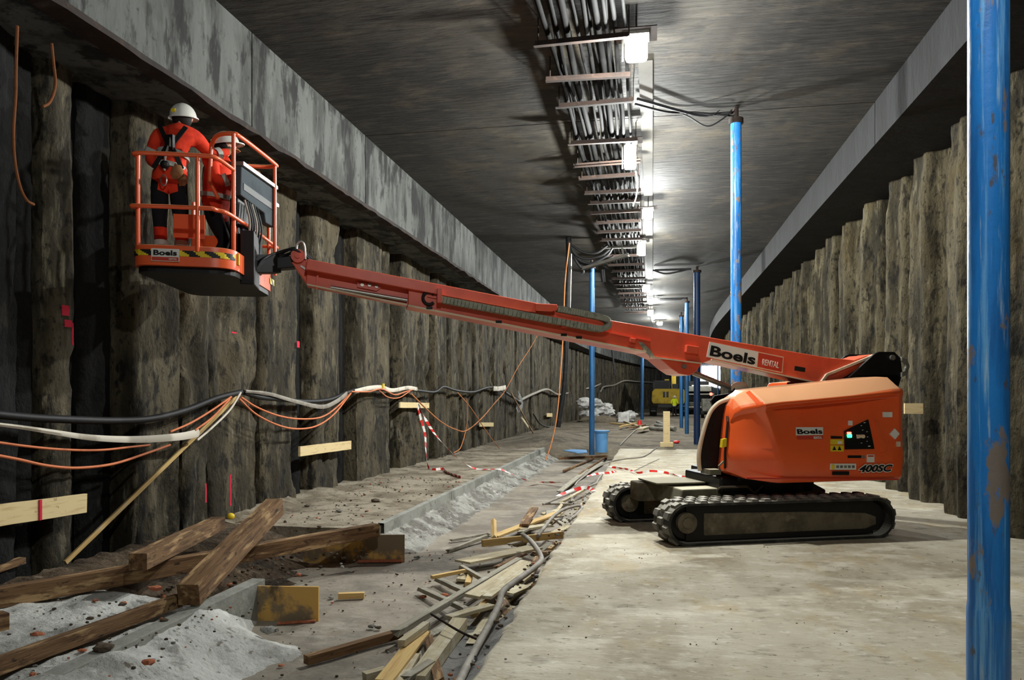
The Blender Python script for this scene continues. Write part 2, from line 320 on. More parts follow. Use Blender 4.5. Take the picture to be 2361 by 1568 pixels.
grey_m = mat('grey_machine', S(120, 118, 108), [(S(84, 82, 74), 3, V1, 0.45, 0.65, 0.7)], 0.7, coord='O')
bag_m = mat('white_bag', S(206, 204, 200), [(S(140, 138, 134), 2.5, V1, 0.45, 0.62, 0.7)], 0.6)
foil_m = mat('crumpled_film', S(186, 190, 192), [], 0.15, metal=0.5)
# ================================================================== the setting
CZ = 6.13                                   # ceiling height
BLX, BLZ, BRX, BRZ = -4.85, 4.95, 3.32, 5.48 # inner face and underside of the two edge beams
def yrange(a, b, st0=0.5, st1=3.0):
    out, y = [], a
    while y < b - 1e-6:
        out.append(y); y += st0 if y < 34 else st1
    return out + [b]
def sweep(prof, ys, closed=True, groove=(), gdir=(0, 0, 0.03)):
    rows = []
    allys = sorted(list(ys) + [g + d for g in groove for d in (-0.013, -0.009, 0.009, 0.013)])
    for y in allys:
        ing = any(abs(y - g) < 0.0095 for g in groove)
        r = [(x + off(y) + (gdir[0] if ing else 0), y, z + (gdir[2] if ing else 0)) for x, z in prof]
        rows.append(r + [r[0]] if closed else r)
    return MB().grid(rows)
ys = yrange(-6, 113)
struct(sweep([(BLX, CZ), (BRX, CZ), (BRX, CZ + 0.5), (BLX, CZ + 0.5)], ys, groove=(2.6, 12.35, 24.2, 36)).build('ceiling', ceil_m))
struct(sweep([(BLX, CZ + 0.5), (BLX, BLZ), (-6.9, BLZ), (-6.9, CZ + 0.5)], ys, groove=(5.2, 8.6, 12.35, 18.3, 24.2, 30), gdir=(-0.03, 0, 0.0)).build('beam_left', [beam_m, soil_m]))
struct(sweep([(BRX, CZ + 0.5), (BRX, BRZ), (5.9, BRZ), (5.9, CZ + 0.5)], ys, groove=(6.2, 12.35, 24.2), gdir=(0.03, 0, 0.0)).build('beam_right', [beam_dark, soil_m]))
for nm in ('beam_left', 'beam_right'):              # the undersides take the dark soil material
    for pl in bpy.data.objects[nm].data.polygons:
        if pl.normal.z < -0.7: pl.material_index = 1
# ragged rusty edge under the left beam, pale strip beside the cable tray
mb = MB(); rows = []
for i in range(220):
    y = 3 + i * 0.16; n = fbm(y * 1.3, 3.1)
    x0, x1 = BLX + 0.02 + 0.03 * n, BLX - 0.16 - 0.08 * fbm(y * 0.9, 9)
    zb = BLZ - 0.05 - 0.03 * fbm(y * 2, 5)
    rows.append([(x0, y, BLZ + 0.01), (x0, y, zb), (x1, y, zb - 0.02), (x1, y, BLZ + 0.01)])
struct(mb.grid(rows).build('trim_1', rust))
struct(sweep([(-0.19, CZ + 0.01), (-0.19, CZ - 0.03), (0.0, CZ - 0.03), (0.0, CZ + 0.01)], yrange(10.2, 60)).build('trim_2', strip_m))

def left_panel(y0, y1, xf, seed, z1=BLZ, coarse=False):
    """one flat-trimmed pile of the left wall, rough face towards the tunnel"""
    dy, dz = (0.075, 0.11) if not coarse else (0.2, 0.5)
    ny, nz = max(3, int((y1 - y0) / dy)), int((z1 + 0.4) / dz); rows = []
    for k in range(nz + 1):
        z = -0.4 + (z1 + 0.4) * k / nz; row = []
        e0 = 0.018 * fbm(z * 0.6, seed * 7.3); e1 = 0.018 * fbm(z * 0.6, seed * 3.9 + 20)
        row.append((xf - 0.42 + off(y0), y0 + e0, z))
        for i in range(ny + 1):
            t = i / ny; y = y0 + e0 + (y1 + e1 - y0 - e0) * t
            n = 0.022 * fbm(y * 3.1, z * 1.0, seed) + 0.02 * fbm(y * 9, z * 5, seed + 4)
            ch = fbm(y * 0.9 + seed, z * 0.55, seed * 2.2, 3)
            n -= 0.10 * sm(0.28, 0.5, ch)
            n -= 0.05 * (1 - sm(0.0, 0.09, min(t, 1 - t)))
            row.append((xf + n + off(y), y, z))
        row.append((xf - 0.42 + off(y1), y1 + e1, z)); rows.append(row)
    return MB().grid(rows)
wl = struct(MB().grid([[(-5.98 + off(y) + 0.03 * fbm(y * 2, z), y, z) for z in (-0.5, 0.6, 1.8, 3.0, 4.2, 5.1)] for y in yrange(-6, 113, 0.25, 2)]).build('wall_left', soil_m, base=False))
lr = random.Random(5)
panels = [(-6, -1.2, 0), (-0.9, 1.5, 0), (1.8, 3.7, 0), (3.9, 6.02, -0.02), (6.1, 6.40, -0.2), (6.42, 6.80, -0.10), (6.98, 7.5, -0.22), (7.53, 8.44, 0), (8.47, 9.03, 0.02), (9.06, 10.3, -0.02),
          (10.34, 11.48, 0.03), (11.75, 12.1, -0.22), (12.2, 13.3, -0.03), (13.6, 13.95, -0.24), (14.1, 15.95, 0.02), (16.75, 17.9, 0.0), (17.95, 19.1, -0.04), (19.5, 20.6, 0.01)]
y = 20.95
while y < 40:
    wd = lr.uniform(0.7, 1.25); panels.append((y, y + wd, lr.uniform(-0.06, 0.03))); y += wd + lr.choice((0.05, 0.3, 0.45))
while y < 100:
    wd = lr.uniform(1.1, 1.7); panels.append((y, y + wd, lr.uniform(-0.06, 0.03))); y += wd + lr.choice((0.1, 0.4))
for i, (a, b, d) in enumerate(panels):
    left_panel(a, b, -5.68 + d, i + 1.5, coarse=a > 30 or a < 2).build('pile', black_panel if d < -0.15 else dark_pile_m if b < 6.1 else wall_m, wl, smooth=60)

wr = struct(MB().grid([[(4.62 + off(y), y, z) for z in (-0.5, 2, 4, 5.6)] for y in yrange(-6, 113, 0.5, 2)]).build('wall_right', soil_m, base=False))
def right_pile(seed, coarse=False):
    na, nz = (26, 52) if not coarse else (12, 14); rows = []
    top = 5.49
    for k in range(nz + 1):
        z = -0.4 + (top + 0.4) * k / nz; row = []
        for i in range(na + 1):
            a = R(-95) + R(190) * i / na
            rr = 0.515 + 0.035 * fbm(a * 2.6 + seed, z * 0.35, seed, 3) + 0.022 * fbm(a * 8, z * 3, seed + 3) + 0.042 * math.sin(a * 8 + seed + 0.6 * fbm(z * 0.4, seed))
            rr *= 1 - 0.12 * sm(4.7, 5.3, z + 0.25 * fbm(a * 2, seed))
            row.append((-rr * math.cos(a), rr * math.sin(a), z))
        rows.append(row)
    return MB().grid(rows)
RY = [-4.4, -2.8, -1.2, 0.4, 2.0, 3.6, 5.2, 6.8, 8.4, 10.0, 11.5, 13.15, 14.55, 16.2, 17.9, 19.4, 20.9, 22.75, 24.3]
while RY[-1] < 100: RY.append(RY[-1] + lr.uniform(1.45, 1.65))
for i, y in enumerate(RY):
    p = right_pile(i * 1.7 + 0.3, y > 34 or y < 2).build('pile', pile_m, wr, smooth=60)
    p.location = (4.66 + lr.uniform(-0.05, 0.05) + off(y), y, 0)

# ---- floor, trench, ledge, kerbs, loose ground
rows = []
for i in range(184):
    y = -3 + i * 0.15
    e = -1.05 + 0.05 * fbm(y * 1.2, 1.1) + 0.03 * fbm(y * 6, 2.2)
    row = [(e - 0.05, y, -0.4), (e - 0.03 + 0.03 * fbm(y * 9, 5), y, -0.16), (e, y, -0.03), (e + 0.04, y, 0.0)]
    for k in range(1, 15):
        x = e + 0.04 + (5.2 - e) * k / 14; row.append((x, y, 0.006 * fbm(x * 0.8, y * 0.8)))
    rows.append(row)
struct(MB().grid(rows).build('floor', slab_m, smooth=40, base=False))
rows = [[(-6.3 + 5.4 * j / 40, -3 + i * 0.14, -0.31 + 0.014 * fbm(j * 0.2, i * 0.22)) for j in range(41)] for i in range(206)]
struct(MB().grid(rows).build('ground_trench', trench_m, smooth=60, base=False))
rows = []
for i in range(120):
    y = 8.98 + i * 0.135; row = []
    for j in range(24):
        x = -6.2 + 2.77 * j / 23
        z = 0.012 * fbm(x * 2, y * 2) + 0.10 * sm(-5.0, -5.7, x) * (0.6 + fbm(x * 2.2, y * 1.4)) * sm(13.5, 11.5, y) + 0.03 * sm(-4.6, -5.6, x) * fbm(x * 4, y * 4)
        row.append((x, y, z))
    row.append((-3.425, y, -0.4)); rows.append(row)
rows.insert(0, [(x, 8.95, -0.4) for x, _, _ in rows[0]])
struct(MB().grid(rows).build('ground_ledge', ledge_m, smooth=50, base=False))
mb = MB()
for a, b in ((9.25, 12.55), (12.57, 16.3), (16.32, 24.0)):
    mb.grid([[(-3.46, y, -0.35), (-3.46, y, 0.035), (-3.38, y, 0.03 + 0.004 * fbm(y * 5, 1)), (-3.375, y, -0.35)] for y in [a + (b - a) * k / 24 for k in range(25)]])
struct(mb.build('trim_3', kerb_m))
rows = []
for i in range(250):
    y = 8.9 + i * 0.06; row = []
    for j in range(20):
        t = j / 19; x = -3.4 + 0.56 * t + 0.05 * fbm(y * 1.5, 8.8) * t
        z = -0.10 - 0.235 * t ** 0.9 + 0.045 * fbm(x * 7, y * 5) * math.sin(math.pi * min(1, t + 0.12)) + 0.03 * fbm(x * 16, y * 14)
        row.append((x, y, z - 0.25 * sm(9.15, 8.9, y)))
    rows.append(row)
tag(MB().grid(rows).build('rubble_bank', rubble_m, smooth=50), 'sloping bank of pale broken concrete along the kerb of the trench', 'rubble', kind='stuff')
rows = []
for i in range(90):
    y = 2.6 + i * 0.045; row = []
    for j in range(76):
        x = -5.62 + j * 0.043
        n = fbm(x * 0.9, y * 0.9, 3.3)
        t = sm(-2.55 + 0.25 * n, -3.55 + 0.3 * n, x)
        z = -0.34 + t * (0.33 + 0.10 * n) + 0.014 * fbm(x * 9, y * 9)
        z -= 0.30 * sm(5.35, 6.5, y + 0.25 * n - 0.35 * sm(-3.2, -5.5, x))
        z += 0.11 * math.exp(-((x + 3.36) / 0.34) ** 2 - ((y - 5.2) / 0.36) ** 2)
        z -= 0.16 * sm(0.42, 0.1, abs(x + 3.1)) * sm(5.2, 5.75, y)
        row.append((x, y, z))
    rows.append(row)
tag(MB().grid(rows).build('sand_mound', sand_m, smooth=70), 'mound of pale grey-white sand beside the trench, crossed by a long timber', 'sand', kind='stuff')
rows = []
for i in range(80):
    y = 5.2 + i * 0.05; row = []
    for j in range(44):
        x = -5.62 + j * 0.064; n = fbm(x * 1.3, y * 1.3, 7.7)
        z = -0.34 + 0.36 * sm(-3.6 + 0.5 * n, -5.3 + 0.3 * n, x) + 0.035 * fbm(x * 6, y * 6)
        row.append((x, y, z - 0.1 * sm(-3.0, -2.85, x)))
    rows.append(row)
tag(MB().grid(rows).build('dirt_bank', dirt_m, smooth=60), 'dark brown dirt with splinters banked against the foot of the left wall', 'dirt', kind='stuff')
struct(MB().box((-3.46, 4.95, -0.15), (0.13, 2.6, 0.36)).build('trim_4', kerb_m, bevel=0.008))
rows = []
for i in range(170):
    y = 23.6 + i * 0.53; row = []
    for j in range(56):
        x = -6.4 + 11.6 * j / 55
        z = 0.03 * fbm(x * 0.9, y * 0.5) + 0.02 * fbm(x * 3, y * 2)
        z += 0.35 * sm(24, 27, y) * sm(34, 28, y) * math.exp(-((x + 3.6) / 1.2) ** 2)
        z -= 0.3 * sm(24.2, 23.6, y)
        z += sm(80, 108, y) * (2.75 + 0.5 * fbm(x * 0.7, y * 0.2))
        row.append((x * (1 + 0.25 * sm(60, 100, y)) + off(y), y, z))
    rows.append(row)
struct(MB().grid(rows).build('ground_gravel', gravel_m, smooth=60, base=False))
# closing walls: one added behind the viewer against stray sky light, a daylight opening at the far end of the bend
struct(MB().box((-0.8, -6.2, 2.8), (13, 0.3, 8)).build('added_end_wall', soil_m))
ox = off(112)
mb = MB()
for a, b in ((-8, 6.6 - ox), (11.0 - ox, 8)): mb.box(((a + b) / 2 + ox, 112.5, 3), (b - a, 0.5, 7.4))
mb.box((8.8, 112.5, 6.6), (5, 0.5, 0.9))
struct(mb.build('wall_back', grey_m))

# ================================================================== lamps
def lamp(x, y, z, wd, ht, energy, label, group=None, size=0.14, tilt=0):
    t = empty('work_lamp', (x + off(y), y, z), label, 'lamp', group=group)
    MB().box((0, 0, 0), (wd, wd * 0.8, ht)).build('diffuser', lamp_m, t, bevel=wd * 0.18)
    mb = MB().box((0, 0, ht / 2 + 0.02), (wd + 0.04, wd * 0.8 + 0.04, 0.04)).box((-wd / 2 - 0.03, 0.03, 0.02), (0.02, 0.03, ht))
    mb.build('housing', steel, t)
    MB().box((0, 0, ht / 2 + 0.045), (wd + 0.22, wd + 0.12, 0.012)).build('added_light_shield', rust, t)  # plate added to hold the lamp's light off the ceiling
    MB().tube([(0, 0, ht / 2 + 0.03), (0, 0, CZ - z)], 0.012, 6).build('hanger', rust, t)
    if energy:
        l = bpy.data.lights.new('lamp_light', 'POINT'); l.energy = energy; l.shadow_soft_size = 0.06; l.color = (0.97, 1.0, 0.97)
        o = bpy.data.objects.new('lamp_light', l); C.objects.link(o); o.parent = t; o.location = (0, 0, -ht / 2 - 0.07)
    return t
lamp(-0.19, 9.05, 5.74, 0.26, 0.26, 560, 'large glaring work lamp on the ceiling, highest and brightest of the row')
lamp(-0.38, 13.1, 5.76, 0.2, 0.44, 640, 'tall lit lantern lamp hanging under the cable tray, second from the top')
lamp(-0.1, 17.3, 5.74, 0.2, 0.2, 460, 'small bright lamp on the ceiling strip between two lantern lamps')
lamp(-0.3, 21.5, 5.78, 0.2, 0.36, 520, 'lit lantern lamp at the end of the pale bracket by the hanging cable arm')
lamp(-0.24, 29.5, 5.78, 0.24, 0.24, 600, 'round bright lamp beyond the hanging cable arm, fifth along the ceiling')
lamp(0.05, 34.2, 5.9, 0.3, 0.12, 260, 'flat low lamp on the ceiling just before the far lamps')
lamp(-0.1, 37.6, 5.72, 0.24, 0.24, 700, 'round bright lamp deep in the tunnel above the boom')
lamp(0.3, 45, 5.9, 0.3, 0.14, 700, 'faint flat lamp deepest in the tunnel above the boom')
lamp(-0.1, 56, 5.8, 0.24, 0.2, 800, 'lamp over the excavator at the far end of the tunnel')
lamp(2.2, 72, 5.8, 0.24, 0.2, 800, 'lamp in the far bend of the tunnel')
lamp(0.3, 1.3, 5.7, 0.26, 0.26, 210, 'work lamp on the ceiling above the foreground, out of the picture')

# ================================================================== cable tray on the ceiling
rr = random.Random(3)
BY = [3.5, 4.6, 5.7, 6.75, 7.8, 8.87, 9.92, 10.9, 12.55, 13.65, 14.5, 15.6, 16.5, 17.4, 18.4, 19.3, 20.3, 21.5, 22.8, 24.2, 25.6, 27, 28.4, 29.6, 31, 32.4, 34, 36, 38]
names = {8.87: 'dark steel cable bracket beside the brightest lamp', 9.92: 'rusty thin cable bracket just past the brightest lamp', 10.9: 'long dark cable bracket where the hoses of the blue pole end',
         12.55: 'cable bracket holding the tall lantern lamp', 21.5: 'pale cable bracket with lantern lamp and tilted channel'}
for y in BY:
    ys_ = min(BY, key=lambda q: abs(q - y))
    sk = rr.uniform(-0.05, 0.05); zt = 5.84 + rr.uniform(-0.02, 0.02); x1 = -0.2 - rr.uniform(0, 0.1)
    t = empty('cable_bracket', (0, y, zt), names.get(y, 'rusty steel bracket carrying cables under the ceiling'), 'bracket', group=None if y in names else 'ceiling cable brackets')
    pale = y in (21.5, 29.6)
    MB().bar((-1.38 + rr.uniform(-0.05, 0.05), sk, 0), (x1, -sk, 0), 0.012, 0.08).bar((-1.38, sk - 0.03, -0.035), (x1, -sk - 0.03, -0.035), 0.06, 0.012).build('angle_bar', strip_m if pale else rust, t)
    for x in (-1.33, -0.27): MB().cyl((x, 0, 0.0), (x, 0, CZ - zt), 0.008, 6).build('hanger_rod', rust, t)
CXS = [(-1.22, 0.04), (-1.1, 0.03), (-0.98, 0.055), (-0.86, 0.025), (-0.76, 0.035), (-0.64, 0.05), (-0.54, 0.03), (-0.44, 0.035), (-0.35, 0.025), (-1.16, 0.02), (-0.7, 0.022), (-0.5, 0.02)]
for i, (cx, cr) in enumerate(CXS):
    pts = []; cr *= 0.8
    for k in range(72):
        y = 2.5 + k * 0.5
        pts.append((cx + 0.05 * fbm(y * 0.35, i * 7.7, 0, 2), y, 5.90 + cr + 0.03 * math.sin(y * 2.9 + i) * (cr < 0.03) + (0.05 if i > 8 else 0)))
    tag(MB().tube(pts, cr, 7).build('ceiling_cable', cable_m, smooth=60),
        'thin grey cable running along the ceiling on the brackets' if cr < 0.028 else 'thick grey cable or pipe running along the ceiling on the brackets', 'cable',
        'thin ceiling cables' if cr < 0.028 else 'thick ceiling cables')
tag(MB().tube(curve_pts([at(1466, 395, y=13.3), at(1470, 430, y=13.3), at(1467, 455, y=13.3), at(1460, 476, y=13.3)]), 0.012, 6).build('loose_cable', hose_wh, smooth=60),
    'loose white cable end dangling below the tall lantern lamp', 'cable')
# tilted channel and draped black cables under the tray
a, b = at(1343, 622, y=21.4), at(1449, 590, y=20.9)
t = empty('tilted_channel', a, 'pale steel channel tilted below the ceiling beside draped black cables', 'channel')
dv = b - a
mb = MB().bar((0, 0, 0), dv, 0.14, 0.02).bar((0, 0.07, 0.035), dv + Vector((0, 0.07, 0.035)), 0.012, 0.07).bar((0, -0.07, 0.035), dv + Vector((0, -0.07, 0.035)), 0.012, 0.07)
mb.build('channel', strip_m, t)
MB().bar(dv * 0.9, dv * 0.9 + Vector((-0.05, 0, 0.28)), 0.05, 0.05).build('drop_rod', strip_m, t)
dr = [[(1312, 560), (1325, 585), (1350, 597), (1385, 590), (1405, 575)], [(1310, 552), (1330, 595), (1362, 607), (1398, 590), (1412, 572)], [(1318, 565), (1345, 582), (1375, 583), (1400, 566)],
      [(1310, 570), (1330, 605), (1345, 625), (1341, 632)], [(1312, 556), (1328, 600), (1372, 612), (1415, 590)]]
for i, p in enumerate(dr):
    tag(MB().tube(curve_pts([at(x, y, y=21.3 + 0.05 * i) for x, y in p]), 0.035, 7).build('draped_cable', hose_bk, smooth=60), 'thick black cable draped from the hanging bundle to the ceiling tray', 'cable', 'draped black cables')
p = [at(x, y, y=21.2) for x, y in ((1311, 548), (1312, 600), (1309, 680), (1306, 760), (1305, 830), (1300, 900), (1292, 950), (1287, 985))]
tag(MB().tube(curve_pts(p), [0.085] * 19 + [0.07] * 24, 10).build('hanging_hose', hose_bk, smooth=60), 'thick black hose hanging from the ceiling behind the boom', 'hose')
tag(MB().tube(curve_pts([at(x, y, y=21.1) for x, y in ((1317, 585), (1316, 640), (1314, 720))]), 0.02, 6).build('hose_highlight', steel, smooth=60), 'bright rod standing in for the highlight on the hanging black hose', 'rod')  # thin steel line models the highlight on the black hose
tag(MB().tube(curve_pts([at(x, y, y=25) for x, y in ((1389, 622), (1390, 640), (1392, 650))]), 0.07, 7).build('cable_stub', hose_bk, smooth=60), 'short black cable end hanging right of the left blue pole top', 'cable')
tag(MB().tube([at(1411, 800, y=33), at(1417, 865, y=33)], 0.04, 7).build('cable_stub', hose_bk, smooth=60), 'black cable end hanging below the boom in front of the far wall', 'cable')

# ================================================================== blue poles
def pole(px, x, y, z1, r, m, label, collar=True, coupling=None):
    t = empty('well_pipe', (x + off(y), y, 0), label, 'pipe', group=None)
    if coupling:
        MB().tube([(0, 0, -0.02), (0, 0, coupling - 0.03)], [r * 1.06] * 2, 40).build('pipe_socket', m, t, smooth=40)
        MB().tube([(0, 0, coupling - 0.035), (0, 0, coupling), (0, 0, coupling + 0.03), (0, 0, z1)], [r * 1.06, r * 1.05, r, r], 40).build('pipe_shaft', m, t, smooth=40)
    else:
        MB().cyl((0, 0, -0.03), (0, 0, z1), r, 24).build('pipe_shaft', m, t, smooth=40)
    if collar:
        MB().cyl((0, 0, z1 - 0.05), (0, 0, z1 + 0.03), r * 1.35, 20).cyl((0, 0, z1 + 0.03), (0, 0, z1 + 0.2), r * 0.45, 12).build('pipe_cap', rust, t, smooth=40)
    return t
pole(0, 1.244, 3.14, CZ - 0.02, 0.069, blue, 'muddy blue pipe close to the viewer, widest of the blue poles', False, 0.85)
pole(0, 1.27, 12.2, 5.93, 0.082, blue, 'tall blue pipe standing right behind the orange lift boom')
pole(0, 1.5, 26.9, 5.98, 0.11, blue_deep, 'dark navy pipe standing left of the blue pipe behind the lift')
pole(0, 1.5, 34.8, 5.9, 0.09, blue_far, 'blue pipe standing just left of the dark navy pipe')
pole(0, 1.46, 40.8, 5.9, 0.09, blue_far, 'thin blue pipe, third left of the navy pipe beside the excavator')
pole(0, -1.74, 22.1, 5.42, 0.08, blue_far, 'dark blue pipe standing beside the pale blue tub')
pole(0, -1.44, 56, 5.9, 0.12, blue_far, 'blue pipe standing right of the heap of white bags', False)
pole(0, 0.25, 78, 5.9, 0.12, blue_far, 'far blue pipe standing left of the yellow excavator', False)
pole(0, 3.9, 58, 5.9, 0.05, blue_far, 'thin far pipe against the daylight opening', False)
def hose(pts, r, m, label, name='well_hose', group=None, n=7, seg=6):
    pts = [Vector((p[0], p[1], min(p[2], CZ - 0.05 - r))) for p in pts]
    return tag(MB().tube(curve_pts(pts, seg), r, n).build(name, m, smooth=60), label, 'hose' if 'hose' in name else 'cable', group)
pa = Vector((1.27, 12.2, 6.1))
hose([pa, pa + Vector((-0.12, 0, 0.0)), pa + Vector((-0.6, -0.05, -0.05)), at(1470, 228, z=6.02)], 0.022, hose_bk, 'black hose from the top of the blue pipe behind the lift to the ceiling tray')
hose([pa + Vector((0, 0, -0.1)), at(1600, 236, y=12.1), at(1540, 242, y=12.0), at(1465, 240, y=11.5)], 0.018, hose_bk, 'lower black hose from the blue pipe behind the lift to the tray')
hose([at(1688, 243, y=12.1), at(1665, 275, y=12.1), at(1630, 291, y=12.1), at(1590, 270, y=12.1), at(1570, 243, y=12.1)], 0.012, hose_bk, 'thin black cable sagging left of the top of the blue pipe', 'sagging_cable')
hose([at(1660, 240, y=12.1), at(1640, 266, y=12.1), at(1612, 268, y=12.1), at(1575, 243, y=12.1)], 0.008, hose_bk, 'thinner black cable sagging above the longer sagging cable', 'sagging_cable')
hose([at(1594, 607, y=26.8), at(1560, 609, y=26.8), at(1510, 613, y=26.8)], 0.035, hose_bk, 'black hose from the top of the navy pipe to the ceiling tray')
hose([at(1590, 618, y=26.8), at(1570, 625, y=26.8), at(1535, 631, y=26.8), at(1505, 622, y=26.8)], 0.03, hose_bk, 'black hose sagging below the upper hose of the navy pipe')
hose([at(1582, 668, y=34.7), at(1550, 672, y=34.7), at(1512, 676, y=34.7)], 0.035, hose_bk, 'black hose from the second far blue pipe to the tray')
hose([at(1572, 686, y=34.7), at(1545, 690, y=34.7), at(1520, 682, y=34.7)], 0.05, hose_bk, 'short thick black hose under the hose of the second far pipe')
# ================================================================== the crawler boom lift
lift = empty('boom_lift', LO, 'orange telescopic boom lift on rubber crawler tracks, its boom reaching left to a basket', 'boom lift', rz=LA)
def part(mb, name, mats, parent=lift, smooth=None, bevel=0): return mb.build(name, mats, parent, smooth, bevel)
def bold_text(s, h, mats, parent, name, origin, dirx=(1, 0), y=0.0, bold=0.0, wide=1.0, shear=0.0, depth=0.004, fit=None, surf=None):
    """raised lettering in the x-z plane facing the camera side (-y); origin is the lower left corner, dirx the writing direction"""
    cu = bpy.data.curves.new(name, 'FONT'); cu.body = s; cu.size = 1; cu.offset = bold; cu.shear = shear; cu.extrude = 0.01; cu.resolution_u = 4
    o = bpy.data.objects.new(name, cu); C.objects.link(o)
    dg = bpy.context.evaluated_depsgraph_get(); dg.update()
    me = bpy.data.meshes.new_from_object(o.evaluated_get(dg)); bpy.data.objects.remove(o)
    xs = [v.co.x for v in me.vertices]; zs = [v.co.y for v in me.vertices]
    x0, x1, z0, z1 = min(xs), max(xs), min(zs), max(zs)
    sz = h / (z1 - z0); sx = (fit / (x1 - x0)) if fit else sz * wide
    d = Vector((dirx[0], 0, dirx[1])).normalized(); u = Vector((-d.z, 0, d.x))
    for v in me.vertices:
        a, b, c = (v.co.x - x0) * sx, (v.co.y - z0) * sz, v.co.z
        p = Vector((origin[0], 0, origin[1])) + d * a + u * b
        v.co = (p.x, (y if surf is None else -surf(p.x, p.z) - y) - depth * (1 if c > 0 else 0.0), p.z)
    me.materials.clear(); me.materials.append(mats)
    r = bpy.data.objects.new(name, me); C.objects.link(r); r.parent = parent
    return r
def Lp(pts, v): return [L(px, py, v) for px, py in pts]

# ---- tracks
def belt_path(n=22):
    r, zc = 0.235, 0.235; pts = []
    xl, xr = -1.155, 1.215
    for i in range(n + 1): a = R(270 - 180 * i / n); pts.append((xl + r * math.cos(a), zc + r * math.sin(a)))
    for i in range(n + 1): a = R(90 - 180 * i / n); pts.append((xr + r * math.cos(a), zc + r * math.sin(a)))
    return pts
def make_track(y0, y1, dx, near):
    out = belt_path(); inn = [((x + 1.155) * 0.87 - 1.155 if x < -1.155 else ((x - 1.215) * 0.87 + 1.215 if x > 1.215 else x), (z - 0.235) * 0.87 + 0.235) for x, z in out]
    n = len(out); mb = MB()
    vs = [(x + dx, y0, z) for x, z in out] + [(x + dx, y1, z) for x, z in out] + [(x + dx, y0, z) for x, z in inn] + [(x + dx, y1, z) for x, z in inn]
    fs = []
    for i in range(n):
        j = (i + 1) % n
        fs += [(i, j, n + j, n + i), (2 * n + i, 3 * n + i, 3 * n + j, 2 * n + j), (i, 2 * n + i, 2 * n + j, j), (n + i, n + j, 3 * n + j, 3 * n + i)]
    mb.add(vs, fs)
    t = part(mb, 'track', rubber, smooth=40)
    # lugs, two staggered rows along the belt
    lm = MB(); seg = []; Lt = 0
    for i in range(n):
        a, b = Vector(out[i]), Vector(out[(i + 1) % n]); seg.append((Lt, a, b)); Lt += (b - a).length
    cnt = 40; wdt = (y1 - y0)
    for k in range(cnt):
        for row in (0, 1, 2):
            s = (k + (0.5 if row == 1 else 0)) / cnt * Lt % Lt
            st, a, b = [q for q in seg if q[0] <= s][-1]; d = (b - a).normalized(); p = a + d * (s - st); nn = Vector((-d.y, d.x))
            hl = 0.047; y_a = y0 + wdt * (0.01 + row * 0.335); y_b = y_a + wdt * 0.31; h = 0.026; q = []
            for hh, k2 in ((-0.004, 1.0), (h, 0.72)):
                for e, yy in ((-1, y_a), (1, y_a), (1, y_b), (-1, y_b)):
                    yc = (y_a + y_b) / 2; yy = yc + (yy - yc) * (1.0 if hh < 0 else 0.9)
                    pp = p + d * e * hl * k2 + nn * hh; q.append((pp.x + dx, yy, max(pp.y, 0.0)))
            lm.hexa(q)
    part(lm, 'lugs', lug_m, t)
    ys_, yd = (y0, -1) if near else (y1, 1)
    fr = MB().prism([(-0.94 + dx, 0.10), (-0.94 + dx, 0.35), (0.3 + dx, 0.33), (1.10 + dx, 0.29), (1.24 + dx, 0.245), (1.24 + dx, 0.15), (1.1 + dx, 0.105)], y0 + 0.055, y1 - 0.055)
    part(fr, 'track_frame', mud_m, bevel=0.012)
    part(MB().box((0.03 + dx, (y0 + y1) / 2, 0.235), (2.36, (y1 - y0) - 0.14, 0.38)), 'roller_housing', black)
    for xx, rr_, nm in ((-1.15, 0.175, 'drive_wheel'), (1.2, 0.165, 'idler_wheel')):
        wl_ = part(MB().cyl((xx + dx, y0 + 0.09, 0.24), (xx + dx, y1 - 0.09, 0.24), rr_, 28), nm, black, smooth=40)
        if nm == 'drive_wheel':
            for yy, sg in ((y0 + 0.03, -1), (y1 - 0.03, 1)):
                part(MB().cyl((xx + dx, yy, 0.25), (xx + dx, yy - sg * 0.12, 0.25), 0.115, 28).cyl((xx + dx, yy + sg * 0.015, 0.25), (xx + dx, yy - sg * 0.1, 0.25), 0.06, 20), 'hub', mud_m, wl_, smooth=40)
            for k in range(9):
                a = 2 * math.pi * k / 9
            part(MB().cyl((xx + dx, (y0 + y1) / 2 - 0.04, 0.24), (xx + dx, (y0 + y1) / 2 + 0.04, 0.24), 0.21, 9), 'sprocket', black, wl_)
    return t
make_track(-1.02, -0.60, 0.0, True)
make_track(0.60, 1.02, -0.06, False)

# ---- chassis and slewing ring
part(MB().prism([(-0.9, 0.30), (-1.0, 0.36), (-0.95, 0.55), (-0.2, 0.56), (0.1, 0.60), (0.75, 0.60), (0.95, 0.5), (0.95, 0.3)], -0.42, 0.42), 'chassis', frame_m, bevel=0.015)
for x in (-0.62, 0.62): part(MB().box((x, 0, 0.30), (0.26, 1.3, 0.2)), 'cross_member', frame_m, bevel=0.01)
part(MB().box((-1.08, 0.44, 0.44), (0.3, 0.3, 0.24)), 'drive_motor_cover', mud_m, bevel=0.02)
part(MB().box((-0.72, 0.2, 0.585), (0.85, 0.62, 0.02)), 'deck_plate', frame_m, bevel=0.004)
hp = [(-0.55, 0.42), (-0.55, 0.545), (-0.50, 0.575), (-0.16, 0.575), (-0.02, 0.46)]
part(MB().tube([(x, -0.5, z) for x, z in hp], 0.016, 8), 'step_bracket', frame_m, smooth=60)
part(MB().tube([(-0.06, -0.5, 0.5), (0.04, -0.5, 0.575), (0.1, -0.45, 0.59)], 0.012, 6), 'step_bracket', frame_m, smooth=60)
part(MB().cyl((0.32, 0, 0.50), (0.32, 0, 0.70), 0.56, 40), 'slewing_ring', black, smooth=40)
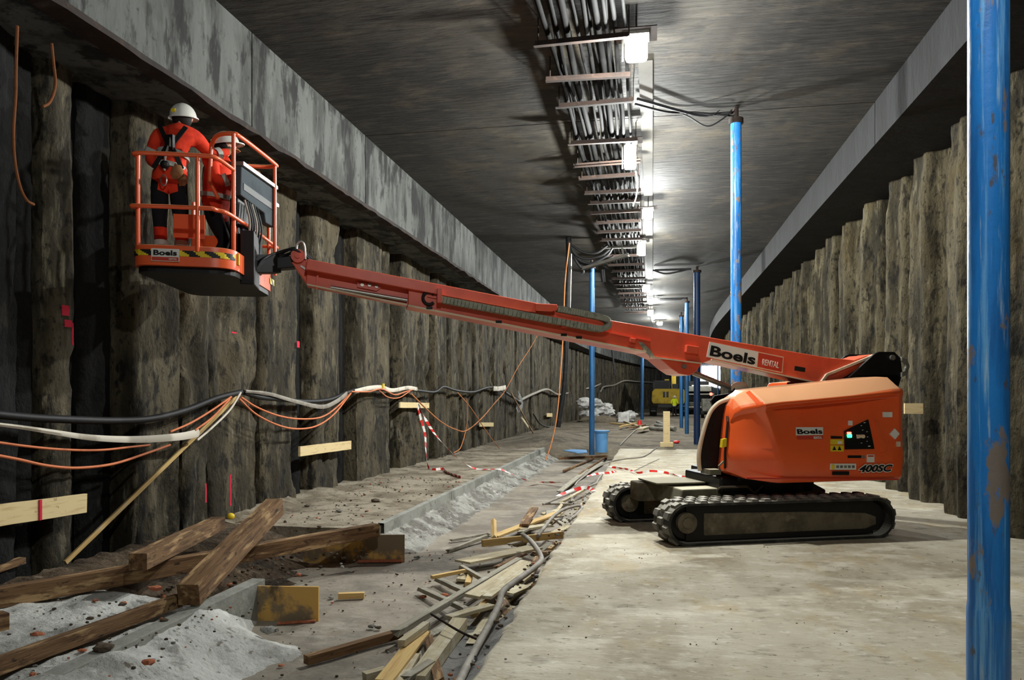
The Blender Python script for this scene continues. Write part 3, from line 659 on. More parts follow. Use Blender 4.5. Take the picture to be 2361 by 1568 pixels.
part(MB().box((0.12, 0.0, 0.60), (1.25, 1.0, 0.2)), 'slewing_base', black, bevel=0.03)
part(MB().box((0.55, 0.05, 0.69), (1.75, 1.3, 0.09)), 'turntable_deck', black, bevel=0.02)

# ---- hoods
OV = lambda x: 0.035 + 0.115 * sm(-0.03, 0.22, x)
def hood(sy, name, x0cut=None):
    #      x     lean   v_out  v_sh   v_top  z_b   z_sh   z_top
    st = [(-0.54, 0.07, 0.70, 0.66, 0.58, 0.79, 1.40, 1.44),
          (-0.515, 0.07, 0.735, 0.69, 0.58, 0.78, 1.47, 1.545),
          (-0.45, 0.06, 0.79, 0.745, 0.60, 0.755, 1.515, 1.625),
          (-0.36, 0.03, 0.855, 0.81, 0.63, 0.71, 1.535, 1.665),
          (-0.23, -0.04, 0.925, 0.88, 0.67, 0.69, 1.55, 1.70),
          (-0.09, -0.15, 0.995, 0.955, 0.71, 0.672, 1.56, 1.725),
          (-0.03, -0.19, 1.018, 0.985, 0.72, 0.668, 1.565, 1.73),
          (0.03, -0.17, 1.022, 0.945, 0.735, 0.668, 1.575, 1.74),
          (0.12, -0.12, 1.022, 0.875, 0.75, 0.668, 1.59, 1.755),
          (0.35, -0.03, 1.022, 0.86, 0.775, 0.668, 1.615, 1.785),
          (0.9, 0.0, 1.022, 0.87, 0.81, 0.67, 1.665, 1.84),
          (1.40, 0.0, 1.022, 0.94, 0.83, 0.672, 1.712, 1.888),
          (1.52, 0.0, 1.02, 1.0, 0.80, 0.675, 1.72, 1.885),
          (1.585, 0.0, 0.985, 0.975, 0.76, 0.68, 1.72, 1.83),
          (1.63, 0.01, 0.90, 0.90, 0.70, 0.69, 1.715, 1.77)]
    rows = []
    for (x, ln, vo, vs, vt, zb, zs, zt) in st:
        if x0cut is not None and x < x0cut: continue
        pr = [(0.0, 0.36, zb), (0.0, vo - 0.045, zb), (0.0, vo - 0.02, zb + 0.035), (0.0, vo - 0.012, zb + 0.10), (0.0, vo, 0.90), (0.0, vo + 0.004, 1.005),
              (0.10, vo - 0.016 if x < 0 else vo - 0.006, 1.06), (0.55, (vo + vs) / 2 - 0.01, 1.06 + (zs - 1.06) * 0.5), (0.92, vs, zs - 0.075),
              (0.96, min(vs + OV(x), vo + 0.004), zs - 0.03), (1.0, min(vs + OV(x), vo), zs + 0.0), (1.0, min(vs + max(0, OV(x) - 0.035), vo - 0.02), zs + 0.03), (1.03, vt, zt), (1.03, vt - 0.1, zt + 0.005), (1.0, 0.36, zt + 0.005)]
        rows.append([(x + ln * f * (1 if ln < 0 or f > 0 else 0), -sy * v, z) for f, v, z in pr])
    mb = MB().grid(rows); nc = len(rows[0])
    mb.f.append(tuple(range(nc))); mb.m.append(0)
    b = (len(rows) - 1) * nc; mb.f.append(tuple(range(b + nc - 1, b - 1, -1))); mb.m.append(0)
    return part(mb, name, orange_hood, smooth=28, bevel=0.012)
hood_n = hood(1, 'engine_hood')
hood_f = hood(-1, 'tank_hood', 0.5)
part(MB().prism([(-0.58, 0.70), (-0.56, 1.0), (-0.48, 1.42), (-0.3, 1.62), (0.0, 1.68), (1.5, 1.80), (1.5, 0.70)], -0.355, -0.335), 'inner_panel', black)
# dark inner shell with its pale rolled edge in front of the hood
sh = [(-0.76, 0.78), (-0.775, 0.86), (-0.77, 1.02), (-0.715, 1.25), (-0.65, 1.43), (-0.58, 1.53), (-0.47, 1.60), (-0.25, 1.645)]
part(MB().prism(sh + [(0.1, 1.66), (0.1, 0.78)], -0.50, -0.44), 'front_cowl', black)
part(MB().tube([(x - 0.005, -0.50, z) for x, z in curve_pts([(a, b, 0) for a, b in sh]) and [(p.x, p.y) for p in curve_pts([(a, b, 0) for a, b in sh])]], 0.026, 8), 'cowl_edge', cream, smooth=60)
part(MB().box((-0.66, -0.56, 0.775), (0.14, 0.24, 0.06)).tube([(-0.6, -0.67, 0.79), (-0.62, -0.69, 0.85), (-0.57, -0.7, 0.9)], 0.012, 6), 'front_bracket', frame_m)
part(MB().tube([(-0.55, -0.70, 0.82), (-0.555, -0.71, 1.0), (-0.50, -0.67, 1.36), (-0.485, -0.63, 1.42)], 0.014, 6), 'hood_seal', hose_bk)
# counterweight behind the hoods
part(MB().prism([(1.45, -0.86), (1.64, -0.84), (1.86, -0.45), (1.95, 0), (1.86, 0.45), (1.64, 0.84), (1.45, 0.86)], 0.68, 1.66, ax='z'), 'counterweight', orange_hood, smooth=40, bevel=0.03)
part(MB().prism(Lp([(1690, 925), (1700, 912), (1890, 884), (1975, 866), (2070, 864), (2070, 1000), (1720, 1000)], 0.3), -0.32, -0.28), 'turntable_side_plate', black)
part(MB().prism(Lp([(1690, 925), (1700, 912), (1890, 884), (1975, 866), (2070, 864), (2070, 1000), (1720, 1000)], 0.3), 0.28, 0.32), 'turntable_side_plate', black)
for v in (0.30, -0.30):
    part(MB().prism([(1.02, 1.76), (1.30, 1.86), (1.72, 2.20), (1.78, 2.225), (2.0, 2.225), (2.09, 2.15), (2.12, 1.95), (2.0, 1.6), (1.1, 1.6)], -v - 0.02, -v + 0.02), 'riser_plate', black, bevel=0.006)
part(MB().cyl((1.96, -0.345, 2.15), (1.96, 0.345, 2.15), 0.035, 16), 'boom_pivot_pin', steel, smooth=40)
eye = [(2.09, 2.16), (2.17, 2.14), (2.21, 2.04), (2.17, 1.93), (2.09, 1.90), (2.09, 1.96), (2.14, 1.98), (2.155, 2.04), (2.13, 2.09), (2.09, 2.11)]
part(MB().prism(eye, -0.34, -0.30), 'lifting_eye', grey_m, bevel=0.006)

# ---- stickers and the ground control panel on the near hood
vh = 1.03
HST = [(0.03, 0.945, 1.575), (0.12, 0.875, 1.59), (0.35, 0.86, 1.615), (0.9, 0.87, 1.665), (1.40, 0.94, 1.712), (1.52, 1.0, 1.72), (1.7, 0.97, 1.72)]
def hood_v(x, z):
    """how far the side of the near hood stands out at a place on it"""
    x = max(0.03, min(1.69, x)); i = [k for k in range(len(HST) - 1) if HST[k][0] <= x][-1]; a, b = HST[i], HST[i + 1]; t = (x - a[0]) / (b[0] - a[0])
    vs, zs = a[1] + (b[1] - a[1]) * t, a[2] + (b[2] - a[2]) * t
    if z <= 1.06: return 1.022 - 0.006 * sm(1.0, 1.06, z)
    zm_, ze = 1.06 + 0.55 * 0 + (zs - 1.06) * 0.5, zs - 0.075; vm = (1.022 + vs) / 2 - 0.01
    return 1.016 + (vm - 1.016) * (z - 1.06) / (zm_ - 1.06) if z < zm_ else vm + (vs - vm) * min(1, (z - zm_) / (ze - zm_))
def LH(px, py):
    v = 1.0
    for _ in range(6): x, z = L(px, py, v); v = hood_v(x, z)
    return x, z, v
def plate(poly, v, name, m, parent, th=0.006):
    lift_ = 0.006 + max(0.0, v - 1.028)
    if v < 0.9: return part(MB().prism(Lp(poly, v), -v - th, -v + 0.05), name, m, parent)
    bm = bmesh.new(); q = [LH(*p) for p in poly]; lift_ += 0.012 * (max(a[0] for a in q) > 1.3)
    bm.faces.new([bm.verts.new((x, 0, z)) for x, z, _ in q]); bmesh.ops.triangulate(bm, faces=bm.faces)
    if (max(a[0] for a in q) - min(a[0] for a in q)) > 0.09 or (max(a[2] for a in q) - min(a[2] for a in q)) > 0.07: bmesh.ops.subdivide_edges(bm, edges=bm.edges, cuts=4, use_grid_fill=True)
    bm.verts.index_update(); vs = [v.co.copy() for v in bm.verts]; fs = [tuple(v.index for v in f.verts) for f in bm.faces]; bd = [tuple(v.index for v in e.verts) for e in bm.edges if e.is_boundary]; bm.free()
    n = len(vs); mb = MB()
    mb.add([(p.x, -(hood_v(p.x, p.z) + lift_), p.z) for p in vs] + [(p.x, -(hood_v(p.x, p.z) - 0.02), p.z) for p in vs], fs + [tuple(n + k for k in f[::-1]) for f in fs] + [(a, b, n + b, n + a) for a, b in bd])
    return part(mb, name, m, parent)
cp = plate([(1945, 994), (2001, 967), (2015, 1035), (1947, 1036)], vh + 0.002, 'control_panel', black, hood_n)
plate([(1936, 1040), (2024, 1040), (2024, 1046), (1936, 1046)], 1.026, 'panel_sill', orange_hood, hood_n, 0.012)
plate([(2013, 968), (2022, 975), (2042, 1036), (2036, 1043), (2028, 1043)], 1.026, 'panel_frame', orange_hood, hood_n, 0.014)
x, z, v_ = LH(1957, 1005)
part(MB().box((x, -v_ - 0.012, z), (0.06, 0.02, 0.04)), 'green_light', green_led, hood_n, bevel=0.006)['label'] = 'glowing green indicator light'
part(MB().box((x, -v_ - 0.006, z + 0.035), (0.05, 0.02, 0.02)), 'red_light', red_led, hood_n, bevel=0.004)
x, z, v_ = LH(1986, 1006)
part(MB().cyl((x, -v_, z), (x, -v_ - 0.04, z), 0.022, 14).box((x - 0.045, -v_ - 0.006, z - 0.02), (0.05, 0.016, 0.08)), 'switch_knob', cream, hood_n)
for i, (px, py) in enumerate([(1993, 975), (1985, 982), (1988, 992), (1998, 996), (1999, 1008), (1998, 1018), (2003, 1029), (1985, 1022)]):
    x, z, v_ = LH(px, py); part(MB().box((x, -v_ - 0.006, z), (0.03 if i in (0, 6) else 0.018, 0.008, 0.012)), 'panel_mark', white_m, hood_n)
sg = plate([(1835, 985), (1897, 985), (1897, 1003), (1835, 1004)], 1.028, 'rental_sign', white_m, hood_n)
plate([(1837, 1005), (1897, 1004), (1897, 1013), (1838, 1013)], 1.028, 'rental_sign_band', red_sign, hood_n)
x0, z0, _ = LH(1838, 1001); x1, z1, _ = LH(1894, 989)
bold_text('Boels', z1 - z0, ink, hood_n, 'lettering', (x0, z0), y=0.005, surf=hood_v, bold=0.03, fit=x1 - x0)
x0, z0, _ = LH(1876, 1012); x1, z1, _ = LH(1894, 1006)
bold_text('RENTAL', z1 - z0, white_m, hood_n, 'lettering', (x0, z0), y=0.005, surf=hood_v, bold=0.02, fit=x1 - x0)
plate([(1914, 1013), (1944, 1013), (1944, 1025), (1914, 1025)], 1.03, 'warning_sticker', yellow, hood_n)
plate([(1914, 1027), (1944, 1027), (1944, 1041), (1914, 1041)], 1.03, 'warning_sticker', yellow, hood_n)
plate([(1915, 1005), (1941, 1006), (1941, 1011), (1915, 1011)], 1.03, 'warning_sticker', ink, hood_n)
for a, b in ((1918, 1931), (1930, 1932)):
    x, z, v_ = LH(a, 1034); part(MB().prism([(x, z - 0.02), (x + 0.05, z - 0.02), (x + 0.025, z + 0.025)], -v_ - 0.012, -v_ + 0.01), 'warning_mark', ink, hood_n)
plate([(1930, 1017), (1940, 1017), (1940, 1024), (1930, 1024)], 1.034, 'sticker_field', white_m, hood_n)
plate([(1914, 1069), (1973, 1069), (1973, 1083), (1914, 1083)], 1.03, 'notice_sticker', white_m, hood_n)
plate([(1916, 1071), (1923, 1071), (1923, 1082), (1916, 1082)], 1.034, 'notice_mark', yellow, hood_n)
for i in range(5): plate([(1927 + i * 9, 1073), (1933 + i * 9, 1073), (1933 + i * 9, 1079), (1927 + i * 9, 1079)], 1.034, 'notice_text', grey_m, hood_n)
plate([(1920, 1087), (1957, 1087), (1957, 1095), (1920, 1095)], 1.03, 'latch', black, hood_n)
plate([(1954, 1050), (1985, 1050), (1985, 1056), (1954, 1056)], 1.03, 'vent_slot', black, hood_n)
plate([(1987, 1050), (1993, 1050), (1993, 1057), (1987, 1057)], 1.03, 'lock', steel, hood_n)
plate([(1998, 1048), (2015, 1048), (2015, 1066), (1998, 1066)], 1.03, 'notice_sticker', white_m, hood_n)
plate([(2000, 1050), (2013, 1050), (2013, 1053), (2000, 1053)], 1.034, 'notice_text', red_sign, hood_n)
plate([(1955, 970), (1965, 970), (1965, 981), (1955, 981)], 1.01, 'notice_sticker', white_m, hood_n)
plate([(2034, 950), (2055, 950), (2055, 962), (2035, 962)], 1.028, 'notice_sticker', white_m, hood_n)
plate([(2050, 1001), (2061, 988), (2072, 1000), (2062, 1013)], 1.028, 'diamond_sticker', white_m, hood_n)
plate([(2066, 1018), (2074, 1018), (2074, 1030), (2066, 1030)], 1.028, 'notice_sticker', cream, hood_n)
plate([(1666, 1013), (1675, 1011), (1674, 1030), (1664, 1032)], 0.755, 'warning_sticker', yellow, hood_n, 0.01)
x0, z0 = L(1981, 1089, 1.036); x1, z1 = L(2058, 1071, 1.036)
bold_text('400SC', z1 - z0 + 0.02, white_m, hood_n, 'model_outline', (x0 - 0.012, z0 - 0.01), y=-1.032, bold=0.075, shear=0.3, fit=x1 - x0 + 0.024)
bold_text('400SC', z1 - z0, ink, hood_n, 'model_number', (x0, z0), y=-1.036, bold=0.03, shear=0.3, fit=x1 - x0)
plate([(1720, 1100), (2070, 1104), (2070, 1107), (1720, 1104)], 1.02, 'belt_groove', red_sign, hood_n, 0.004)

# ---- boom
vb = 0.20
top = lambda x: 2.33 - 0.139 * (x - 0.0)
bot = lambda x: 2.0 - 0.171 * (x + 0.0) - 0.03
bl, br = L(940, 705, vb), L(1890, 885, vb)
base = Lp([(941, 705), (1300, 776), (1490, 813), (1520, 826), (1548, 850), (1566, 862), (1590, 866), (1606, 856), (1618, 838), (1640, 830), (1890, 885)], vb) + [(1.30, 1.86), (1.72, 2.19), (1.50, 2.12)] + Lp([(1905, 824), (1405, 738)], vb) + [(bl[0] + 0.01, 2.915)]
boom = part(MB().prism(base, -vb, vb), 'main_boom', boom_m, bevel=0.008)
fl = Lp([(941, 705), (1300, 776), (1490, 812)], vb + 0.02)
for (a, b) in (Lp([(941, 704), (1490, 811)], 0.22), Lp([(1500, 823), (1618, 838)], 0.22), Lp([(1640, 829), (1890, 884)], 0.22)):
    part(MB().bar((a[0], -0.205, a[1]), (b[0], -0.205, b[1]), 0.05, 0.016), 'lower_flange', cream, boom)  # cream holds both wear and the light caught along the lip
a, b = Lp([(985, 683), (1500, 787)], 0.21)
part(MB().bar((a[0], -0.205, a[1]), (b[0], -0.205, b[1]), 0.03, 0.014), 'chain_rail', boom_m, boom)
for px, py in ((990, 710), (1150, 742), (1300, 772), (1335, 778)):
    x, z = L(px, py, 0.23); part(MB().box((x, -0.225, z), (0.07, 0.02, 0.03)), 'clip', black, boom)
for px, py in ((1458, 785), (1165, 720), (1300, 751), (1595, 806)):
    x, z = L(px, py, 0.23); part(MB().box((x, -0.225, z), (0.16 if px > 1590 else 0.07, 0.06, 0.09 if px > 1590 else 0.05), Matrix.Rotation(R(8), 3, 'Y')), 'bracket', boom_m, boom, bevel=0.006)
x, z = L(1577, 845, 0.21); part(MB().cyl((x, -0.2, z), (x, -0.225, z), 0.028, 16), 'pivot_bolt', steel, boom, smooth=40)
part(MB().prism(Lp([(1472, 788), (1482, 790), (1498, 806), (1512, 826), (1500, 822), (1484, 808)], 0.21), -0.213, -0.19), 'cable_slot', chain_m, boom)
part(MB().prism(Lp([(1833, 844), (1857, 848), (1856, 858), (1832, 854)], 0.206), -0.207, -0.19), 'serial_plate', ink, boom)
# rear end frame of the boom
part(MB().bar((1.02, -0.21, 1.83), (1.10, -0.21, 1.93), 0.05, 0.03).bar((1.10, -0.21, 1.93), (1.86, -0.21, 2.21), 0.05, 0.03), 'end_flange', cream, boom)
part(MB().prism([(1.04, 1.83), (1.12, 1.93), (1.86, 2.205), (1.72, 2.10), (1.28, 1.86)], -0.208, 0.208), 'boom_end', boom_m, boom)
part(MB().prism(Lp([(1916, 825), (1968, 832), (1968, 842), (1914, 835)], 0.1), -0.12, 0.15), 'top_cover', wood_d, boom, bevel=0.008)
# signs on the boom
q = Lp([(1629, 823), (1636, 788), (1748, 811), (1745, 848)], 0.204)
part(MB().prism(q, -0.206, -0.19), 'rental_sign', white_m, boom)
q = Lp([(1745, 848), (1748, 811), (1807, 823), (1804, 860)], 0.203)
part(MB().prism(q, -0.2045, -0.19), 'rental_sign_border', cream, boom)
q = Lp([(1746, 846), (1749, 813), (1805, 825), (1802, 858)], 0.204)
part(MB().prism(q, -0.206, -0.19), 'rental_sign_band', red_sign, boom)
a, b = Lp([(1636, 820), (1740, 842)], 0.21); d = (b[0] - a[0], b[1] - a[1]); h_ = L(1640, 794, 0.21)[1] - a[1]
bold_text('Boels', h_ * 0.93, ink, boom, 'lettering', a, d, -0.207, 0.03, fit=math.hypot(*d))
a, b = Lp([(1757, 841), (1795, 849)], 0.21); d = (b[0] - a[0], b[1] - a[1])
bold_text('RENTAL', 0.075, white_m, boom, 'lettering', a, d, -0.207, 0.01, fit=math.hypot(*d))
# carrier tube, telescoping section and energy chain
a, b = Lp([(707, 610), (1236, 711)], 0.22)
ct = part(MB().bar((a[0], -0.19, a[1]), (b[0], -0.19, b[1]), 0.13, 0.115), 'carrier_tube', boom_m, bevel=0.006)
a, b = Lp([(1233, 712), (1284, 714)], 0.26); part(MB().prism(Lp([(1232, 700), (1283, 703), (1284, 716), (1270, 719), (1234, 717)], 0.26), -0.30, -0.16), 'carrier_end', boom_m, ct, bevel=0.006)
part(MB().prism(Lp([(706, 655), (940, 702), (1010, 715), (1010, 660), (708, 600)], 0.14), -0.13, 0.13), 'telescope_section', boom_m, bevel=0.006)
a, b = Lp([(708, 656), (939, 703)], 0.15); part(MB().bar((a[0], -0.145, a[1]), (b[0], -0.145, b[1]), 0.05, 0.014), 'section_flange', cream)
a, b = Lp([(762, 662), (939, 692)], 0.17); part(MB().tube([(a[0], -0.15, a[1]), (b[0], -0.15, b[1])], 0.022, 10), 'hydraulic_line', steel, smooth=60)
part(MB().prism(Lp([(823, 650), (872, 656), (878, 664), (868, 671), (824, 662)], 0.15), -0.155, -0.12), 'bolt_plate', boom_m)
for px, py in ((835, 657), (852, 657), (868, 660)):
    x, z = L(px, py, 0.16); part(MB().cyl((x, -0.13, z), (x, -0.168, z), 0.02, 12), 'bolt', steel, smooth=40)
x, z = L(730, 640, 0.15); part(MB().bar((x, -0.14, z - 0.13), (x + 0.02, -0.14, z + 0.12), 0.05, 0.02), 'rib', boom_m)
x, z = L(990, 687, 0.24); part(MB().tube([(x + 0.07 * math.cos(t), -0.215, z + 0.07 * math.sin(t)) for t in [R(40 + 12 * k) for k in range(24)]], 0.018, 8), 'cable_entry', hose_bk, smooth=60)
path = [(1012, 690), (1080, 703), (1160, 718), (1240, 733), (1320, 748), (1375, 758), (1392, 757), (1401, 750), (1401, 741), (1390, 734), (1370, 729), (1330, 721), (1284, 712)]
pp = curve_pts([(L(px, py, 0.27)[0], -0.27, L(px, py, 0.27)[1]) for px, py in path], 8)
mb = MB(); acc = 0
for i in range(len(pp) - 1):
    a, b = pp[i], pp[i + 1]; dl = (b - a).length; k = max(1, int(round(dl / 0.045)))
    for j in range(k):
        s, e = a.lerp(b, (j + 0.06) / k), a.lerp(b, (j + 0.94) / k)
        mb.bar(s, e, 0.10, 0.072, up=(0, 1, 0)) if False else mb.bar(s, e, 0.11, 0.07)
part(mb, 'energy_chain', chain_m)
x, z = L(1013, 682, 0.3); part(MB().box((x, -0.27, z), (0.05, 0.14, 0.16)), 'chain_bracket', boom_m)
# lift cylinder
rod = [(-0.62, 0, 1.95), (-0.05, 0, 1.74)]
part(MB().cyl(rod[0], rod[1], 0.035, 16), 'cylinder_rod', steel, smooth=40)
part(MB().cyl((-0.10, 0, 1.755), (0.85, 0, 1.42), 0.075, 20), 'cylinder_barrel', black, smooth=40)
part(MB().ball((0.0, -0.02, 1.76), 0.11, (1.1, 0.8, 0.75), 10), 'cylinder_guard', cream, smooth=180)

# ---- boom head, platform mount
part(MB().prism(Lp([(707, 598), (700, 590), (672, 605), (690, 630), (707, 655)], 0.1), -0.1, 0.1), 'boom_head', boom_m, bevel=0.008)
x, z = L(687, 591, 0.1); part(MB().cyl((x, -0.14, z), (x, 0.14, z), 0.075, 24).cyl((x, -0.155, z), (x, 0.155, z), 0.03, 12), 'levelling_lug', boom_m, smooth=40)
part(MB().tube(curve_pts([(L(px, py, 0.12)[0], -0.12, L(px, py, 0.12)[1]) for px, py in ((684, 585), (684, 565), (692, 557), (701, 565), (704, 598))]), 0.014, 8), 'hose_guard', steel, smooth=60)
part(MB().bar((-5.35, 0, 3.16), (-5.62, -0.02, 3.12), 0.18, 0.13).bar((-5.60, -0.02, 3.12), (-5.86, -0.2, 3.08), 0.16, 0.2), 'platform_rotator', black, bevel=0.01)
for i in range(7):
    o1, o2 = (i - 3) * 0.03, 0.03 * math.sin(i * 2.1)
    p = [(-5.22, o1, 3.16 + o2), (-5.40, o1 * 1.5, 3.27 + o2), (-5.58, o1, 3.24 - 0.02 * i), (-5.72, o1 * 1.4 - 0.1, 3.14 - 0.015 * i), (-5.80, o1 - 0.2, 3.0)]
    part(MB().tube(curve_pts(p), 0.016, 6), 'hydraulic_hose', hose_bk, smooth=60)
part(MB().bar((-5.34, -0.1, 3.10), (-5.24, -0.1, 3.03), 0.03, 0.02), 'link_rod', steel)

# ---- platform basket
zf, zt_, zm, zr, zc = 2.935, 3.105, 3.48, 3.985, 4.34
PB = Matrix.Rotation(R(0), 3, 'Z')
def rounded(poly, r, n=5):
    out = []; k = len(poly)
    for i in range(k):
        p, a, b = Vector(poly[i]), Vector(poly[i - 1]), Vector(poly[(i + 1) % k])
        d1, d2 = (a - p).normalized(), (b - p).normalized()
        rr_ = min(r, (a - p).length / 2.1, (b - p).length / 2.1)
        s, e = p + d1 * rr_, p + d2 * rr_
        for j in range(n + 1):
            t = j / n; out.append(s * (1 - t) ** 2 + p * 2 * t * (1 - t) + e * t * t)
    return out
plan = [(-6.87, -1.0), (-5.93, -0.97), (-5.72, 0.86), (-6.66, 0.93)]
ring = rounded(plan, 0.22)
n = len(ring); cen = Vector((-6.3, -0.03))
shr = lambda p, k: p + (cen - p).normalized() * k
mb = MB(); prof = [(0.0, zf - 0.02), (0.0, zt_), (0.012, zt_ + 0.006), (0.03, zt_), (0.03, zf + 0.03)]
rows = [[(shr(p, k).x, shr(p, k).y, z) for k, z in prof] for p in ring + [ring[0]]]
mb.grid(rows)
mb.f.append(tuple(i * len(prof) for i in range(n))); mb.m.append(0)
mb.f.append(tuple(i * len(prof) + 4 for i in range(n - 1, -1, -1))); mb.m.append(0)
basket = part(mb, 'platform', orange, smooth=40)
part(MB().prism([(p.x * 0.96 - 0.25, p.y * 0.94) for p in ring], zf - 0.075, zf - 0.022, ax='z'), 'floor_frame', black, basket)
def ringpath(z, pts): return [(p.x, p.y, z) for p in pts]
inner = [shr(p, 0.03) for p in rounded(plan, 0.26, 6)]
part(MB().tube(curve_pts([(-6.835, -0.90, zr - 0.005), (-6.81, -0.955, zr), (-6.6, -0.97, zr + 0.005), (-6.2, -0.965, zr + 0.01), (-6.08, -0.93, zr + 0.005), (-5.96, -0.69, zr - 0.03)], 8), 0.021, 10), 'guard_rail', orange, basket, smooth=60)
part(MB().tube(curve_pts([(-6.835, -0.90, zm), (-6.80, -0.96, zm), (-6.2, -0.97, zm + 0.005), (-6.08, -0.93, zm), (-5.95, -0.70, zm - 0.01), (-5.70, 0.72, zm - 0.01), (-5.78, 0.84, zm), (-6.4, 0.86, zm)], 8), 0.021, 10), 'mid_rail', orange, basket, smooth=60)
part(MB().tube([(-5.70, 0.72, zr), (-5.80, 0.84, zr), (-6.4, 0.86, zr)], 0.021, 10), 'guard_rail', orange, basket, smooth=60)
gl = [(-6.22, -0.42, 4.27), (-6.14, -0.54, zc), (-5.99, -0.60, zc + 0.01), (-5.90, -0.50, zc), (-5.66, 0.32, zc), (-5.68, 0.42, zc), (-5.80, 0.44, zc - 0.01), (-6.02, 0.40, zc - 0.02)]
part(MB().tube(curve_pts(gl), 0.023, 10), 'console_guard', orange, basket, smooth=60)
part(MB().tube([(-6.22, -0.42, 4.27), (-6.24, -0.40, 3.9), (-6.15, -0.42, 3.72)], 0.02, 8), 'console_guard', orange, basket, smooth=60)
for (x, y, z1) in ((-6.80, -0.92, zr), (-6.25, -0.975, zr), (-5.965, -0.66, zc), (-5.66, 0.36, zc), (-5.77, 0.76, 3.98), (-6.64, 0.85, zr), (-6.22, 0.87, zr)):
    part(MB().tube([(x, y, zt_ - 0.05), (x, y, z1 - 0.01)], 0.021, 10), 'post', orange, basket, smooth=60)
part(MB().bar((-5.80, 0.62, 3.98), (-5.68, 0.84, 3.98), 0.05, 0.04), 'rail_end', orange, basket)
# control console
cA, cB = Vector((-5.95, -0.46, 0)), Vector((-5.69, 0.44, 0)); cD = (cB - cA).normalized(); cN = Vector((cD.y, -cD.x, 0))
def cplate(poly, d0, d1, name, m, bevel=0.0):
    mb = MB(); n = len(poly); Q = lambda p, d: cA + cD * p[0] + cN * d + Vector((0, 0, p[1]))
    mb.add([Q(p, d0) for p in poly] + [Q(p, d1) for p in poly], [tuple(range(n)), tuple(range(2 * n - 1, n - 1, -1))] + [(i, n + i, n + (i + 1) % n, (i + 1) % n) for i in range(n)])
    return part(mb, name, m, basket, bevel=bevel)
cplate([(0, 3.76), (0.02, 4.08), (0.92, 4.08), (0.92, 3.62), (0.66, 3.62), (0.62, 3.72), (0.3, 3.74)], -0.06, 0.03, 'control_console', grey_box, 0.012)
cplate([(0, 4.07), (0, 4.11), (0.94, 4.11), (0.94, 4.07)], -0.10, 0.06, 'console_lip', steel)
cplate([(0.06, 3.83), (0.06, 3.90), (0.90, 3.88), (0.90, 3.81)], 0.025, 0.036, 'console_slot', black)
cplate([(0.0, 3.02), (0.02, 3.74), (0.62, 3.70), (0.66, 3.02)], -0.10, -0.01, 'console_cabinet', black, 0.015)
for a_ in (0.1, 0.32, 0.5): cplate([(a_, 3.12), (a_, 3.5), (a_ + 0.12, 3.48), (a_ + 0.12, 3.10)], -0.012, 0.004, 'cabinet_panel', grey_box)
for i in range(6):
    y = -0.42 + i * 0.06; x = -5.90 + 0.28 * (y + 0.46)
    part(MB().tube(curve_pts([(x + 0.0, y, 3.72), (x + 0.05, y + 0.03 * math.sin(i * 3), 3.5), (x + 0.03, y + 0.02, 3.3), (x + 0.02, y, 3.05)]), 0.013, 6), 'control_cable', hose_bk if i % 3 else hose_gy, basket, smooth=60)
part(MB().box((-5.85, -0.30, 3.10), (0.14, 0.46, 0.56)), 'platform_bracket', black, basket, bevel=0.01)
part(MB().prism([(-0.58, 3.05), (-0.58, 3.42), (-0.50, 3.42), (-0.38, 3.15), (-0.38, 3.05)], -6.0, -5.96, ax='x'), 'gusset', orange, basket)
part(MB().box((-6.35, 0.6, 3.38), (0.5, 0.04, 0.30)), 'back_panel', orange, basket)
# hazard tape and sign on the toe board
oring = [shr(p, -0.004) for p in ring]
def walk(a_px, b_px):                      # stretch of the outline along the near end
    return [p for p in oring if a_px <= p.x <= b_px and p.y < -0.5]
def hazard(pts, z0, z1, name):
    seg = []; Lt = 0
    for a, b in zip(pts[:-1], pts[1:]): seg.append((Lt, a, b)); Lt += (b - a).length
    def P(s):
        s = max(0, min(Lt - 1e-6, s)); st, a, b = [q for q in seg if q[0] <= s][-1]; return a.lerp(b, (s - st) / max((b - a).length, 1e-9))
    mb = MB(); k = int(Lt / 0.02); sub = 5
    for i in range(k):
        for j in range(sub):
            zA, zB = z0 + (z1 - z0) * j / sub, z0 + (z1 - z0) * (j + 1) / sub
            s0, s1 = Lt * i / k, Lt * (i + 1) / k
            ph = (s0 + (zA - z0) * 1.4) % 0.19
            a, b = P(s0), P(s1)
            mb.add([(a.x, a.y, zA), (b.x, b.y, zA), (b.x, b.y, zB), (a.x, a.y, zB)], [(0, 1, 2, 3)], 0 if ph < 0.095 else 1)
    return part(mb, name, [yellow, ink], basket)
near = sorted([p for p in oring if p.y < -0.78], key=lambda p: p.x)
hazard(near, 3.005, 3.062, 'hazard_tape')
farp = [Vector((-5.744, 0.62)), Vector((-5.72, 0.84))]
hazard([shr(p, -0.01) for p in farp], 3.0, 3.07, 'hazard_tape')
s0 = Vector((-6.66, -1.004)); 
part(MB().box((-6.535, -1.0, 3.01), (0.25, 0.02, 0.12)), 'rental_sign', white_m, basket)
part(MB().box((-6.535, -1.003, 2.972), (0.24, 0.02, 0.035)), 'rental_sign_band', red_sign, basket)
bold_text('Boels', 0.05, ink, basket, 'lettering', (-6.64, 3.005), y=-1.0115, bold=0.03, fit=0.21)
bold_text('RENTAL', 0.016, white_m, basket, 'lettering', (-6.50, 2.964), y=-1.0145, bold=0.02, fit=0.07)
part(MB().box((-5.905, -0.76, 3.03), (0.02, 0.07, 0.11)), 'warning_sticker', yellow, basket)
part(MB().box((-6.42, -0.5, 3.40), (0.30, 0.03, 0.24)), 'tool_box', orange, basket)
